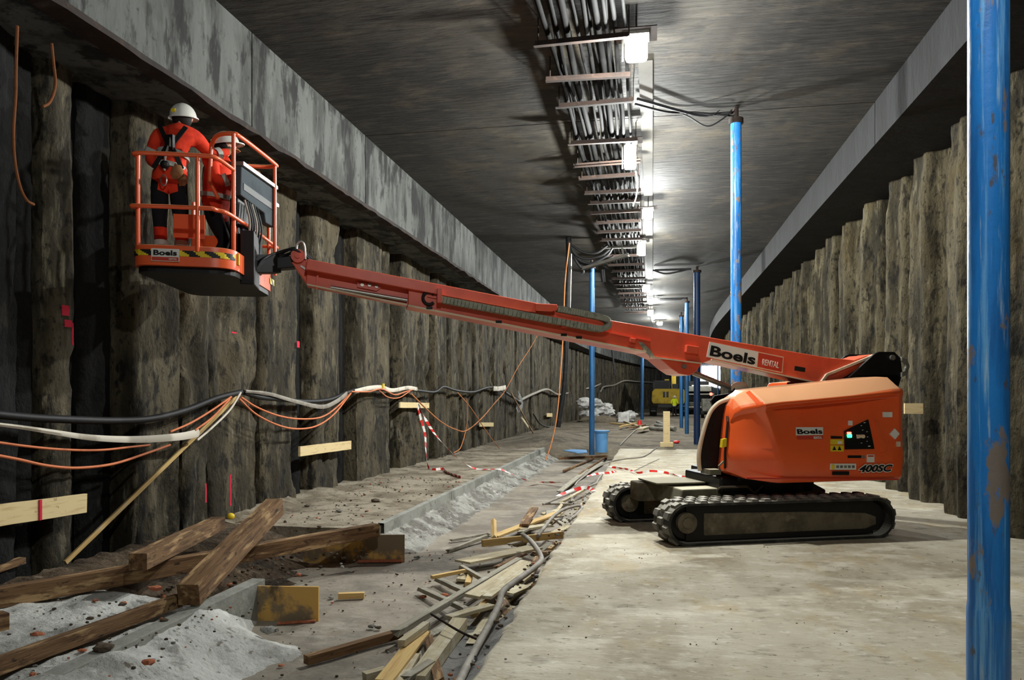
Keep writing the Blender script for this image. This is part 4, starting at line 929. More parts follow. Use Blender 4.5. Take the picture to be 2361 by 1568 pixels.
# ================================================================== timber, boards and scrap
def plank(a, b, wd, th, m, name, label, cat, group=None, up=(0, 0, 1), roll=0.0, parent=None, ragged=False, bev=0.003):
    """a piece of timber from a to b with its grain along its own x axis"""
    a, b = Vector(a), Vector(b); d = b - a; ln = d.length; d.normalize(); up = Vector(up)
    sd = up.cross(d).normalized(); u = d.cross(sd)
    M3 = Matrix((d, sd, u)).transposed() @ Matrix.Rotation(R(roll), 3, 'X')
    mb = MB(); k = max(2, int(ln / 0.2)); rows = []
    for i in range(k + 1):
        x = ln * i / k; j = 0.012 * fbm(i * 0.7 + a.x * 5, a.y * 3) * min(1, wd * 6)
        rows.append([(x, y * wd / 2 + j * 0.5, z * th / 2 + j * 0.3) for y, z in ((-1, -1), (1, -1), (1, 1), (-1, 1))])
    if ragged:
        rows[0] = [(p[0] + 0.05 * (q % 2), p[1], p[2]) for q, p in enumerate(rows[0])]; rows[-1] = [(p[0] - 0.06 * (q > 1), p[1], p[2]) for q, p in enumerate(rows[-1])]
    mb.grid([r + [r[0]] for r in rows]); n = len(rows)
    mb.f.append((0, 5, 10, 15) if False else (0, 1, 2, 3)); mb.m.append(0)
    e = (n - 1) * 5; mb.f.append((e + 3, e + 2, e + 1, e)); mb.m.append(0)
    me_o = mb.build(name, m, parent, base=False, bevel=bev)
    me_o.matrix_world = Matrix.Translation(a) @ M3.to_4x4()
    if label: tag(me_o, label, cat, group)
    return me_o
def pz(px, py, z): return at(px, py, z=z)
TF = -0.30
# --- heavy timbers at the left
plank(pz(-40, 1384, 0.10), pz(868, 1222, 0.11), 0.12, 0.15, wood_b, 'squared_timber', 'long brown squared timber lying level, its right end on an upright formwork board', 'timber')
plank(pz(318, 1296, 0.275), pz(503, 1206, 0.26), 0.15, 0.14, wood_b, 'squared_timber', 'short thick brown timber lying across the long level timber at the left', 'timber')
plank(pz(434, 1372, 0.13), pz(634, 1168, 0.52), 0.17, 0.17, wood_b, 'squared_timber', 'thick timber propped up steeply over the long level timber, dark end in front', 'timber')
plank(pz(-40, 1548, 0.09), pz(412, 1384, 0.06), 0.08, 0.095, wood_b, 'squared_timber', 'long two-tone timber running from the left corner to the propped timber over white sand', 'timber')
plank(pz(-20, 1316, 0.12), pz(52, 1292, 0.14), 0.08, 0.06, wood_b, 'timber_offcut', 'short splintered timber end at the left edge above the long timber', 'timber')
plank(pz(-14, 1436, 0.08), pz(14, 1430, 0.08), 0.12, 0.12, wood_b, 'timber_offcut', 'stubby timber block on the white sand at the left edge', 'timber')
plank(pz(150, 1298, 0.02), at(552, 908, x=-5.5), 0.045, 0.03, wood_y, 'lath', 'long thin lath leaning from the dirt up to the hoses on the left wall', 'lath', up=(1, 0, 0.2))
# --- formwork boards
def board(px0, px1, pyb, pyt, z, label, m=board_m, th=0.022, name='formwork_board', dep=0):
    a, b = pz(px0, pyb[0], z), pz(px1, pyb[1], z)
    za = EYE + (HY - pyt[0]) * ((a - Vector((0, 0, EYE))).dot(Vector((-ST, CT, 0)))) / F
    zb = EYE + (HY - pyt[1]) * ((b - Vector((0, 0, EYE))).dot(Vector((-ST, CT, 0)))) / F
    hgt = (za + zb) / 2 - z
    c = Vector((0, 0, hgt / 2 - 0.01))
    return plank(a + c, b + c, th, hgt + 0.02, m, name, label, 'board', bev=0.002)
board(700, 933, (1296, 1294), (1236, 1231), TF, 'stained upright formwork board under the right end of the long level timber')
board(564, 735, (1428, 1431), (1346, 1357), TF, 'upright formwork board with a bright yellow bare patch, in front of the debris trench')
plank(pz(826, 1294, TF + 0.015), pz(928, 1293, TF + 0.015), 0.035, 0.03, brick_m, 'lath', 'reddish lath lying at the foot of the stained upright board', 'lath')
plank(pz(640, 1437, TF + 0.01), pz(728, 1432, TF + 0.01), 0.03, 0.02, brick_m, 'lath', 'red lath at the foot of the yellow patched board', 'lath')
plank(pz(780, 1374, TF + 0.03), pz(840, 1372, TF + 0.03), 0.06, 0.055, wood_y, 'timber_offcut', 'short yellow timber offcut alone on the trench floor', 'timber')
# --- boards fixed to the walls
def wallboard(p0, p1, w_, x, label, m=wallwood, g=None):
    return plank(at(*p0, x=x), at(*p1, x=x), w_, 0.04, m, 'wall_board', label, 'board', up=(1, 0, 0), group=g)
for (p0, p1, w_, x, lb) in [((-20, 1191), (197, 1160), 0.19, -5.60, 'pale board with a pink paint mark fixed low on the left wall, nearest the viewer'),
                            ((690, 1041), (808, 1026), 0.16, -5.6, 'pale board fixed on the left wall under the orange cables'),
                            ((921, 934), (988, 935), 0.13, -5.58, 'pale board on the left wall where the striped tape is tied'),
                            ((1106, 979), (1137, 979), 0.14, -5.58, 'small grey board on the left wall right of the striped tape'),
                            ((1261, 957), (1273, 957), 0.2, -5.56, 'tiny pale board on the left wall beside the hanging orange rope'),
                            ((1310, 944), (1321, 943), 0.18, -5.56, 'tiny pale board on the left wall just left of the hanging hose foot'),
                            ((1352, 932), (1361, 931), 0.2, -5.56, 'tiny pale board on the left wall behind the left blue pole'),
                            ((1434, 917), (1444, 917), 0.2, -5.5, 'tiny pale board above the heap of white bags')]:
    wallboard(p0, p1, w_, x, lb)
pm = at(93, 1176, x=-5.575); tag(MB().box(pm, (0.012, 0.03, 0.19)).build('paint_mark', spray_m), 'pink vertical paint stripe on the nearest pale wall board', 'mark')
wbp = at(2106, 930, x=3.92)
tag(MB().box((3.92, wbp.y, wbp.z - 0.08), (0.26, 0.05, 0.16)).build('wall_board', wallwood), 'pale board fixed on the right wall behind the tail of the lift', 'board')
# --- scrap timber along the edge of the slab
SCR = [  # x0 y0 x1 y1  z0 z1  width thick  material  label
    (705, 1522, 925, 1460, .04, .05, .07, .065, 'b', 'brown squared batten sticking out left from the front of the scrap pile'),
    (908, 1462, 1202, 1288, .12, .15, .07, .05, 'g', 'very long grey crusted batten running the length of the scrap pile'),
    (1088, 1376, 1216, 1296, .16, .17, .15, .03, 'd', 'broad pale plank in the middle of the scrap pile, left of a matching one'),
    (1122, 1378, 1226, 1300, .16, .17, .09, .03, 'd', 'pale plank lying right beside the broad plank in the middle of the pile'),
    (960, 1575, 1060, 1438, .07, .11, .12, .10, 'd', 'thick pinkish post at the front of the scrap pile'),
    (884, 1572, 975, 1456, .10, .13, .12, .025, 'y', 'wide olive stained plank at the front left of the thick post'),
    (925, 1484, 984, 1440, .16, .17, .06, .05, 'd', 'short whitish batten leaning over the wide olive plank'),
    (966, 1356, 1080, 1408, .05, .12, .055, .04, 'g', 'grey batten lying crosswise left of the long crusted batten'),
    (1006, 1334, 1076, 1366, .05, .07, .065, .04, 'g', 'grey batten crosswise under the short yellow lath'),
    (995, 1331, 1072, 1316, .09, .09, .04, .035, 'y', 'short yellow lath at the left edge of the pile'),
    (1086, 1322, 1078, 1348, .05, .05, .06, .05, 'y', 'stubby yellow offcut beside the short yellow lath'),
    (1062, 1306, 1118, 1338, .06, .13, .05, .04, 'g', 'grey batten crosswise behind the stubby yellow offcut'),
    (1034, 1424, 1134, 1396, .13, .16, .12, .03, 'd', 'pale split plank lying crosswise in the middle front of the pile'),
    (1168, 1369, 1207, 1352, .10, .11, .15, .03, 'd', 'short pale board end beside the grey hose at the slab edge'),
    (1132, 1444, 1170, 1398, .04, .12, .16, .03, 'd', 'loose pale board tilted against the slab edge right of the grey hose'),
    (840, 1562, 890, 1548, .05, .06, .08, .06, 'd', 'pale batten end at the front left of the pile'),
    (976, 1478, 1056, 1434, .05, .08, .07, .05, 'g', 'white crusted batten left of the thick pinkish post'),
    (900, 1580, 1010, 1462, .03, .05, .09, .025, 'g', 'grey plank lying under the wide olive plank'),
    (1140, 1237, 1286, 1182, .10, .12, .12, .03, 'y', 'yellow plank with upright blocks at the far part of the pile'),
    (1139, 1240, 1138, 1200, .10, .24, .06, .05, 'y', 'small upright block at the left end of the yellow plank'),
    (1208, 1210, 1232, 1172, .15, .22, .13, .03, 'b', 'brown board piece standing tilted on the yellow plank'),
    (1036, 1247, 1130, 1230, .02, .05, .05, .03, 'g', 'thin grey lath lying flat left of the upright block'),
    (1030, 1272, 1128, 1234, .02, .06, .05, .04, 'g', 'thin grey lath running to the trench floor in front of the flat lath'),
    (1112, 1253, 1298, 1233, .14, .17, .07, .085, 'y', 'fresh yellow squared batten lying crosswise on the pile'),
    (1066, 1296, 1232, 1262, .09, .12, .30, .025, 'd', 'large dusty formwork sheet below the yellow squared batten'),
    (1230, 1282, 1276, 1248, .06, .10, .10, .03, 'g', 'grey board end right of the large dusty sheet'),
    (1198, 1229, 1232, 1211, .08, .09, .09, .03, 'g', 'grey board below the yellow plank with blocks'),
    (1286, 1196, 1310, 1212, .16, .18, .16, .03, 'g', 'square grey board lying at the slab edge by the far track'),
    (1278, 1230, 1310, 1214, .15, .2, .12, .03, 'd', 'pale board end on the slab edge right of the yellow batten'),
    (1266, 1268, 1282, 1253, .1, .1, .05, .04, 'y', 'tiny bright yellow offcut at the slab edge'),
    (1290, 1134, 1354, 1083, .06, .10, .12, .03, 'g', 'grey plank at the far end of the pile near the striped tape'),
    (1284, 1164, 1352, 1126, .08, .14, .06, .04, 'd', 'pale batten alongside the far hose loop'),
    (1320, 1158, 1316, 1138, .08, .12, .06, .04, 'g', 'short grey block between the far hoses'),
    (1250, 1186, 1290, 1175, .05, .10, .09, .03, 'd', 'pale board behind the brown tilted piece'),
    (1318, 1112, 1390, 1066, .06, .08, .10, .04, 'g', 'grey plank lying along the slab edge beyond the far track'),
    (1335, 1094, 1402, 1050, .10, .10, .06, .04, 'b', 'brown batten along the slab edge at the far end'),
    (1300, 1086, 1395, 1046, .03, .03, .07, .05, 'b', 'dark batten on the trench floor at the far end of the pile'),
    (1200, 1342, 1226, 1322, .08, .12, .07, .03, 'd', 'small pale batten under the grey hose at the slab edge'),
    (1062, 1338, 1080, 1318, .03, .04, .10, .03, 'd', 'whitish board end between the yellow lath and the long batten'),
    (1112, 1352, 1150, 1322, .06, .08, .08, .04, 'g', 'grey block in the dark gap under the dusty sheet'),
    (1148, 1310, 1200, 1290, .06, .08, .10, .03, 'g', 'broken grey board in the shade of the dusty sheet'),
    (1092, 1420, 1135, 1366, .10, .11, .05, .03, 'y', 'thin yellow batten under the broad pale plank'),
]
WM = {'y': wood_y, 'd': wood_d, 'g': wood_g, 'b': wood_b}
for (x0, y0, x1, y1, z0, z1, wd, th, m, lb) in SCR:
    up = (0, 0, 1)
    if abs(x0 - x1) < 10 and z1 - z0 > 0.1: up = (0, -1, 0)
    nm = 'scrap_plank' if wd >= 0.09 else 'scrap_batten'
    plank(pz(x0, y0, TF + z0), pz(x1, y1, TF + z1), wd, th, WM[m], nm, lb, 'plank' if wd >= 0.09 else 'batten', ragged=(m == 'g'), up=up, roll=rnd.uniform(-6, 6))
sr = random.Random(21)
for i in range(26):
    tt = sr.random(); y_ = 4.6 + 8.5 * tt; x_ = -1.42 + sr.uniform(-0.28, 0.22); ang = R(90 + sr.uniform(-55, 30)); ln = sr.uniform(0.35, 1.0); z_ = TF + sr.uniform(0.03, 0.13)
    d_ = Vector((math.cos(ang), math.sin(ang), sr.uniform(-0.06, 0.08))) * ln / 2; c_ = Vector((x_, y_, z_))
    plank(c_ - d_, c_ + d_, sr.uniform(0.05, 0.13), sr.uniform(0.02, 0.035), sr.choice((wood_g, wood_d, wood_d, wood_b)), 'scrap_board', 'weathered scrap board half buried among the others in the trench debris', 'board', 'half buried scrap boards', ragged=True, roll=sr.uniform(-12, 12))
rows = []
for i in range(40):
    y_ = 3.9 + i * 0.06; rows.append([(-1.60 + 0.58 * j / 12 + 0.03 * fbm(y_ * 2, 3), y_, TF + 0.035 + 0.24 * sm(0.35, 1.0, j / 12) + 0.02 * fbm(j * 0.5, y_ * 3) - 0.02 * sm(5.9, 6.3, y_)) for j in range(13)])
tag(MB().grid(rows).build('membrane_sheet', membrane, smooth=70), 'grey membrane sheet draped over the trench edge beside the front of the slab', 'sheet')
# --- hoses, bars and cable in the pile and on the slab
def run(pts, r, m, name, label, cat, n=8):
    return tag(MB().tube(curve_pts([pz(x, y, z) for x, y, z in pts]), r, n).build(name, m, smooth=60), label, cat)
run([(1050, 1590, -.05), (1095, 1500, -.06), (1128, 1440, -.05), (1150, 1395, -.03), (1158, 1366, 0), (1182, 1345, .0), (1220, 1318, .0), (1244, 1298, 0), (1248, 1285, -.02), (1238, 1266, .02), (1222, 1246, .03), (1206, 1234, 0)], 0.028, hose_gy, 'grey_hose',
    'thick grey hose snaking over the front of the scrap pile', 'hose')
run([(1240, 1236, -.10), (1275, 1192, -.02), (1302, 1174, .0), (1334, 1166, .02), (1342, 1172, .0), (1330, 1186, -.03), (1312, 1200, -.08)], 0.024, hose_gy, 'grey_hose', 'grey hose looping past the square grey board at the far track', 'hose')
run([(1252, 1163, -.16), (1330, 1131, -.06), (1372, 1116, -.02), (1378, 1108, -.02), (1392, 1088, .0)], 0.02, hose_gy, 'grey_hose', 'straight grey hose with a black end piece in the far part of the pile', 'hose')
run([(1252, 1162, -.2), (1290, 1162, -.16), (1328, 1164, -.08)], 0.018, hose_gy, 'grey_hose', 'short grey hose below the straight one with the black end', 'hose')
run([(1325, 1120, -.02), (1335, 1108, .0), (1370, 1082, .02), (1402, 1066, .02), (1440, 1058, .02), (1478, 1054, .02), (1496, 1046, .02), (1506, 1038, .02), (1518, 1031, .02)], 0.016, hose_gy, 'floor_cable', 'grey cable curving over the slab to the wooden post', 'cable')
run([(1462, 1086, .02), (1490, 1072, .02), (1520, 1058, .02)], 0.006, hose_bk, 'floor_cable', 'thin dark cable lying on the slab right of the grey cable', 'cable', 5)
run([(1430, 1026, .03), (1452, 1004, .03), (1476, 984, .03), (1500, 978, .03)], 0.02, hose_gy, 'floor_cable', 'pale cable crossing the gravel beyond the slab', 'cable')
run([(994, 1416, -.06), (1020, 1432, -.07), (1060, 1456, -.1), (1111, 1479, -.16)], 0.009, rust, 'rebar', 'rusty bent reinforcing bar lying over the thick pinkish post', 'bar', 6)
tag(MB().tube([pz(1150, 1440, -.1), pz(1156, 1462, -.22)], 0.008, 6).build('rebar', rust), 'short rusty bar sticking out below the tilted board', 'bar')
tag(MB().tube([pz(1096, 1514, -.05), pz(1100, 1540, -.1)], 0.012, 6).build('rebar', hose_bk), 'dark bar stub at the slab edge near the front', 'bar')
run([(-60 + 500, 1388, .0), (445, 1420, -.02), (446, 1430, -.05)], 0.006, rust, 'wire', 'thin wire sticking out of the white sand at the dark timber end', 'wire', 5)
run([(315, 1462, .02), (315, 1475, .0), (314, 1495, -.02)], 0.008, rust, 'wire', 'thin bar standing at the end of the front kerb', 'wire', 5)
# --- brick and stone fragments
def chunk(px, py, z, r, m, name, label, cat, sq=(1, 0.7, 0.32), g=None, n=6):
    p = pz(px, py, z)
    return tag(MB().ball((p.x, p.y, p.z + r * sq[2] * 0.7), r, sq, n, jit=0.45).build(name, m, smooth=25), label, cat, g)
for (px, py, z, r, lb) in [(86, 1466, .0, .05, 'broken orange brick shard on white sand near the left edge'), (342, 1530, .02, .045, 'orange brick shard on white sand in front of the kerb'),
                           (358, 1360, .03, .06, 'curved orange brick shard beside the propped timber'), (190, 1502, .02, .03, 'small orange brick chip below the two-tone timber'),
                           (975, 1378, -.3, .04, 'bright orange brick chip left of the crosswise grey battens'), (1026, 1374, -.3, .045, 'dull orange brick shard under the crosswise grey batten'),
                           (648, 1536, -.3, .025, 'tiny orange brick chip on the trench floor left of the brown batten'), (1224, 1303, -.24, .04, 'orange brick chip between pale plank and grey hose'),
                           (285, 1392, .02, .03, 'orange brick chip on the dirt left of the propped timber'), (220, 1386, .02, .025, 'little orange chip on the dirt farther left')]:
    chunk(px, py, z, r, brick_m, 'brick_fragment', lb, 'brick')
for (px, py, z, r, lb) in [(866, 1157, .01, .07, 'dark flat stone lying on the ledge slab'), (782, 1180, .01, .05, 'pale stone on the ledge slab nearer the timbers'), (708, 1168, .01, .04, 'dark stone near the wall on the ledge'),
                           (857, 1447, -.3, .035, 'pale pebble on the trench floor left of the scrap pile'), (872, 1449, -.3, .03, 'dark pebble beside the pale pebble on the trench floor'), (765, 1379, -.3, .03, 'pebble at the left end of the lone yellow offcut'),
                           (736, 1216, .01, .03, 'small brown stone behind the long level timber'), (378, 1432, .03, .03, 'dark stone on white sand under the two-tone timber'), (282, 1396, .02, .03, 'brown lump on the dirt by the two-tone timber'),
                           (208, 1428, .02, .03, 'brown lump on the white sand left of the two-tone timber'), (755, 1262 + 25, TF, .05, 'white flake of plaster in the dark pit under the long timber'), (962, 1287, TF, .04, 'flat stone right of the stained upright board'),
                           (622, 1458, -.2, .07, 'pale lump of rubble in front of the yellow patched board'), (240, 1500, .03, .07, 'flat brown stone on the front kerb')]:
    chunk(px, py, z, r, stone_m if 'dark' in lb or 'brown' in lb else rubble_m, 'stone', lb, 'stone', (1, 0.8, 0.4))
mb = MB(); pr = random.Random(8)
def pebbles(n, xr, yr, zf, rr_):
    for _ in range(n):
        x, y = pr.uniform(*xr), pr.uniform(*yr); r = pr.uniform(*rr_) * pr.uniform(0.5, 1)
        mb.ball((x, y, zf + r * 0.3), r, (1, pr.uniform(0.6, 1), 0.6), 3, m=pr.choice((0, 0, 0, 1, 1, 3, 3, 2)), jit=0.3)
pebbles(260, (-5.5, -3.5), (9.1, 15), 0.0, (0.008, 0.03)); pebbles(200, (-3.3, -1.2), (4.2, 10), -0.30, (0.006, 0.02))
pebbles(220, (-1.0, 4.0), (3.6, 11), 0.0, (0.003, 0.010)); pebbles(260, (-5.6, -3.0), (3.6, 5.4), 0.01, (0.006, 0.022)); pebbles(300, (-5.5, -3.2), (5.6, 8.9), -0.16, (0.01, 0.04))
pebbles(200, (-1.25, -0.98), (4.2, 14), -0.05, (0.008, 0.03))
tag(mb.build('gravel_crumbs', [stone_m, rubble_m, brick_m, dirt_m]), 'scattered pebbles, crumbs and chips lying on slab, sand and trench floor', 'gravel', kind='stuff')
p = pz(532, 1198, 0.03); tag(MB().ball((p.x, p.y, p.z + 0.04), 0.05, (1, 1, 0.95), 10).build('ball', yellow, smooth=180), 'small yellow ball on the ledge at the foot of the left wall', 'ball')
# --- hoses and cables slung along the left wall
def sling(pts, r, m, name, label, cat='cable', x=-5.5, n=8, flat=None):
    P3 = curve_pts([(at_wall(px, py) if px > 1330 else at(px, py, x=x)) for px, py, *q in pts], 7)
    mb = MB()
    if flat:
        fl = flat if isinstance(flat, tuple) else (flat, flat); nP = len(P3) - 1
        rows = [[p + Vector((0, 0, h_)), p + Vector((0.014, 0, 0)), p - Vector((0, 0, h_)), p - Vector((0.014, 0, 0)), p + Vector((0, 0, h_))] for p, h_ in ((P3[i], fl[0] + (fl[1] - fl[0]) * i / nP) for i in range(nP + 1))]; mb.grid(rows)
    else: mb.tube(P3, r, n)
    return tag(mb.build(name, m, smooth=60), label, cat)
sling([(-60, 950), (60, 962), (150, 967), (260, 970), (350, 965), (430, 945), (500, 918), (556, 904)], 0.038, hose_bk, 'slung_hose', 'thick black hose slung on the left wall, left of the leaning lath', 'hose')
sling([(562, 905), (600, 916), (650, 921), (710, 926), (760, 921), (800, 905), (840, 895), (890, 899), (950, 899), (1000, 904), (1022, 892), (1050, 900), (1090, 904), (1130, 893), (1165, 905)], 0.035, hose_bk, 'slung_hose', 'thick black hose slung on the left wall, right of the leaning lath', 'hose')
sling([(-60, 972), (40, 984), (120, 996), (200, 1008), (280, 1013), (350, 1012), (420, 1006), (458, 998)], 0, hose_wh, 'slung_hose', 'flat white hose hanging in a long bow at the left edge', 'hose', x=-5.42, flat=(0.012, 0.05))
sling([(566, 902), (620, 908), (680, 925), (740, 938), (772, 928), (800, 908)], 0, hose_gy, 'slung_hose', 'flat greyish hose under the black hose right of the leaning lath', 'hose', x=-5.45, flat=(0.02, 0.045))
sling([(818, 903), (850, 895), (880, 893), (905, 900), (940, 894), (962, 897)], 0, hose_wh, 'slung_hose', 'flat white hose along the wall above the board with striped tape', 'hose', x=-5.45, flat=0.042)
sling([(1138, 896), (1152, 896), (1166, 893)], 0, hose_wh, 'slung_hose', 'short white hose end on the wall under the boom', 'hose', x=-5.45, flat=0.08)
sling([(-60, 1012), (60, 1029), (150, 1037), (230, 1038), (300, 1031), (345, 1026)], 0.012, cable_or, 'slung_cable', 'upper thin orange cable in a flat bow at the left edge', x=-5.45)
sling([(-60, 1040), (40, 1059), (110, 1074), (180, 1079), (260, 1070), (330, 1048), (392, 1026)], 0.014, cable_or, 'slung_cable', 'lower thin orange cable in a deep bow at the left edge', x=-5.42)
sling([(392, 996), (440, 975), (490, 945), (533, 915)], 0.013, cable_or, 'slung_cable', 'orange cable climbing to the top of the leaning lath', x=-5.42)
sling([(450, 992), (490, 962), (530, 920)], 0.013, cable_or, 'slung_cable', 'second orange cable just below the first at the leaning lath', x=-5.42)
sling([(556, 916), (590, 938), (640, 958), (690, 966), (740, 962), (775, 940), (810, 905)], 0.014, cable_or, 'slung_cable', 'upper orange cable sagging right of the leaning lath', x=-5.42)
sling([(552, 920), (590, 955), (640, 980), (685, 989), (730, 982), (770, 955), (808, 908)], 0.014, cable_or, 'slung_cable', 'lower orange cable sagging right of the leaning lath', x=-5.40)
sling([(810, 903), (850, 903), (880, 897), (910, 910), (935, 903), (950, 899)], 0.014, cable_or, 'slung_cable', 'orange cable along the white hose near the board with striped tape', x=-5.40)
sling([(875, 901), (895, 916), (920, 917), (945, 902)], 0.012, cable_or, 'slung_cable', 'short orange cable loop left of the board with striped tape', x=-5.40)
sling([(555, 905), (530, 945), (490, 985), (455, 1015)], 0.014, hose_wh, 'cord', 'white cord running down along the leaning lath', 'cord', x=-5.38)
sling([(948, 908), (985, 945), (1020, 975), (1050, 990), (1075, 993), (1110, 965), (1140, 930), (1165, 900), (1195, 845), (1240, 770), (1290, 650), (1312, 575)], 0.016, rope_m, 'rope', 'long orange rope sagging from the taped board and rising up behind the boom', 'rope', x=-5.0)
sling([(1074, 992), (1068, 1015), (1060, 1035), (1046, 1044)], 0.014, rope_m, 'rope', 'orange rope end hanging from the low point of the long rope', 'rope', x=-5.0)
sling([(1076, 918), (1078, 960), (1075, 992)], 0.01, rope_m, 'rope', 'thin orange cord hanging straight down to the long rope', 'rope', x=-5.2)
sling([(1055, 905), (1085, 940), (1115, 985), (1140, 1020), (1165, 1045), (1205, 1055)], 0.012, rope_m, 'rope', 'thin orange rope slanting down the wall to the ledge', 'rope', x=-4.8)
tag(MB().tube(curve_pts([at(px, py, y=y) for px, py, y in ((1313, 560, 21.0), (1303, 650, 21.0), (1299, 760, 20.6), (1292, 870, 20), (1284, 960, 19.4), (1272, 1020, 19), (1258, 1062, 18.6))]), 0.016, 6).build('rope', rope_m, smooth=60),
    'orange rope hanging from the ceiling down to the trench edge', 'rope')
for (pts, lb) in [([(40, 60), (37, 150), (36, 220), (31, 300), (34, 370), (46, 430), (62, 462), (78, 472)], 'long orange rope hanging from the ceiling beam at the far left'),
                  ([(119, 100), (124, 150), (128, 190), (122, 220), (112, 238), (98, 246)], 'short orange rope end hanging beside the long rope at the far left')]:
    tag(MB().tube(curve_pts([at(px, py, x=-5.2) for px, py in pts]), 0.013, 7).build('rope', rope_shade, smooth=60), lb, 'rope')
for (px, py, r, lb) in ((372, 952, .03, 'grey coupling on the orange cables right of the lath'), (752, 934, .05, 'ribbed end coupling of the flat whitish hose')):
    pass
# cables further along the wall
for k, (pts, r, m, lb) in enumerate([([(1165, 905), (1185, 918), (1200, 930)], .05, hose_bk, 'black hose drooping at the end of the wall hoses'),
        ([(1195, 925), (1230, 908), (1262, 898), (1290, 910), (1330, 900), (1365, 893), (1385, 885)], .06, hose_gy, 'grey hose bundle slung along the wall behind the hanging rope'),
        ([(1385, 902), (1392, 892), (1415, 888), (1440, 878), (1470, 880), (1510, 882)], .07, hose_gy, 'grey hose bundle slung along the far wall above the white bags'),
        ([(1230, 955), (1250, 980), (1290, 988), (1330, 985), (1358, 990)], .04, hose_bk, 'black cable lying at the wall foot left of the blue tub')]):
    sling(pts, r, m, 'slung_hose', lb, 'hose', x=-5.45)
sling([(1195, 908), (1205, 930), (1196, 945), (1190, 935)], 0, foil_m, 'slung_hose', 'silvery film wrapped hose end on the wall', 'hose', x=-5.4, flat=0.12)
for (a, b, w_, lb) in (((1202, 962), (1218, 985), .12, 'pale board leaning on the wall left of the hanging rope'), ((1178, 905), (1240, 1018), .06, 'dark lath leaning on the wall left of the hanging rope'),):
    plank(at(*a, x=-5.4), at(*b, x=-5.2), w_, 0.04, wood_d if 'pale' in lb else wood_b, 'lath', lb, 'lath', up=(1, 0, 0))
# small chain-tied things on the wall, paint marks, coupling
t = at(884, 890, x=-5.42); tag(MB().box(t, (0.03, 0.06, 0.10)).build('cable_tie', yellow), 'yellow tie holding the white hose on the wall', 'tie')
for (px, py, wd, ht, lb) in ((152, 716, .10, .10, 'pink paint blot on the dark pile at the left'), (158, 746, .10, .07, 'second pink paint blot below the first at the left'), (168, 770, .025, .22, 'thin pink paint run below the two blots'),
                             (475, 1137, .03, .24, 'short pink paint stripe low on the wall'), (532, 1130, .03, .42, 'long pink paint stripe above the yellow ball'), (688, 794, .09, .10, 'small red square mark on the wall right of the basket'), (540, 767, .12, .02, 'thin red dash on the wall below the basket')):
    XM = -5.735 if px < 200 else -5.605
    p = at(px, py, x=XM); mb = MB(); k = 10; y0 = p.y
    rows = [[(XM, y0 + wd * (j / 4 - 0.5) * (1 + 0.3 * fbm(i * 0.6, j * 0.4)), p.z + ht * (i / k - 0.5) * 1.0 + 0.01 * fbm(i, j * 2)) for j in range(5)] for i in range(k + 1)]
    rows2 = [[(q[0] - 0.004, q[1], q[2]) for q in r] for r in rows]
    mb.grid(rows); mb.grid(rows2, flip=True)
    tag(mb.build('paint_mark', spray_m, base=True), lb, 'mark')
# --- red and white barrier tape
def tape(pts, wd, label, per=0.30, face=(0, 0, 1), twist=0.5):
    P3 = curve_pts(pts, 10); mb = MB(); L_ = 0
    for i in range(len(P3) - 1):
        a, b = P3[i], P3[i + 1]; d = (b - a); ln = d.length
        if ln < 1e-5: continue
        k = max(1, int(ln / 0.05))
        for j in range(k):
            s, e = a + d * j / k, a + d * (j + 1) / k; ang = twist * math.sin(L_ * 2.3)
            up = Vector(face); sd = d.normalized().cross(up)
            sd = sd.normalized() if sd.length > 1e-3 else Vector((1, 0, 0)); w_ = (sd * math.cos(ang) + d.normalized().cross(sd) * math.sin(ang)) * wd / 2
            nn = d.normalized().cross(w_).normalized() * 0.0012
            mb.hexa([s - w_ - nn, s + w_ - nn, e + w_ - nn, e - w_ - nn, s - w_ + nn, s + w_ + nn, e + w_ + nn, e - w_ + nn], 0 if (L_ / per) % 1 < 0.5 else 1); L_ += ln / k
    return tag(mb.build('barrier_tape', [tape_w, tape_r]), label, 'tape')
X1 = -5.35
tape([at(962, 930, x=X1), at(970, 965, x=X1), at(980, 1000, x=-5.25), at(982, 1040, x=-5.15), at(988, 1078, x=-5.0), pz(1004, 1083, .02), pz(1020, 1082, .02), pz(1032, 1090, .02), pz(1062, 1102, .02)], 0.075, 'red and white tape hanging straight down from the taped board', face=(1, 0, 0))
tape([at(964, 930, x=X1), at(980, 965, x=X1), at(1002, 1000, x=-5.0), at(1030, 1032, x=-4.6), at(1062, 1062, x=-4.2), pz(1098, 1081, .02), pz(1150, 1082, .05), pz(1168, 1088, -.02), pz(1195, 1100, -.12), pz(1222, 1110, -.2), pz(1250, 1112, -.26), pz(1300, 1112, -.2)], 0.075, 'long red and white tape trailing from the taped board over the kerb', face=(0.6, 0, 1))
tape([pz(1402, 1076, .02), pz(1425, 1079, .03), pz(1450, 1083, .05), pz(1470, 1090, .03), pz(1500, 1086, .06), pz(1525, 1088, .04), pz(1545, 1092, .03), pz(1585, 1102, .01)], 0.05, 'crumpled red and white tape on the slab beside the far track', per=0.34, twist=2.2)
tape([pz(1284, 1144, -.12), pz(1300, 1138, -.1), pz(1330, 1128, -.03), pz(1352, 1124, 0), pz(1370, 1132, .02)], 0.07, 'red and white tape tangled over the far hoses of the pile', per=0.3, twist=1.2)
tape([pz(1345, 1100, -.03), pz(1380, 1092, .01), pz(1405, 1090, .02), pz(1420, 1086, .02)], 0.05, 'short red and white tape end at the slab edge', per=0.24, twist=1.0)
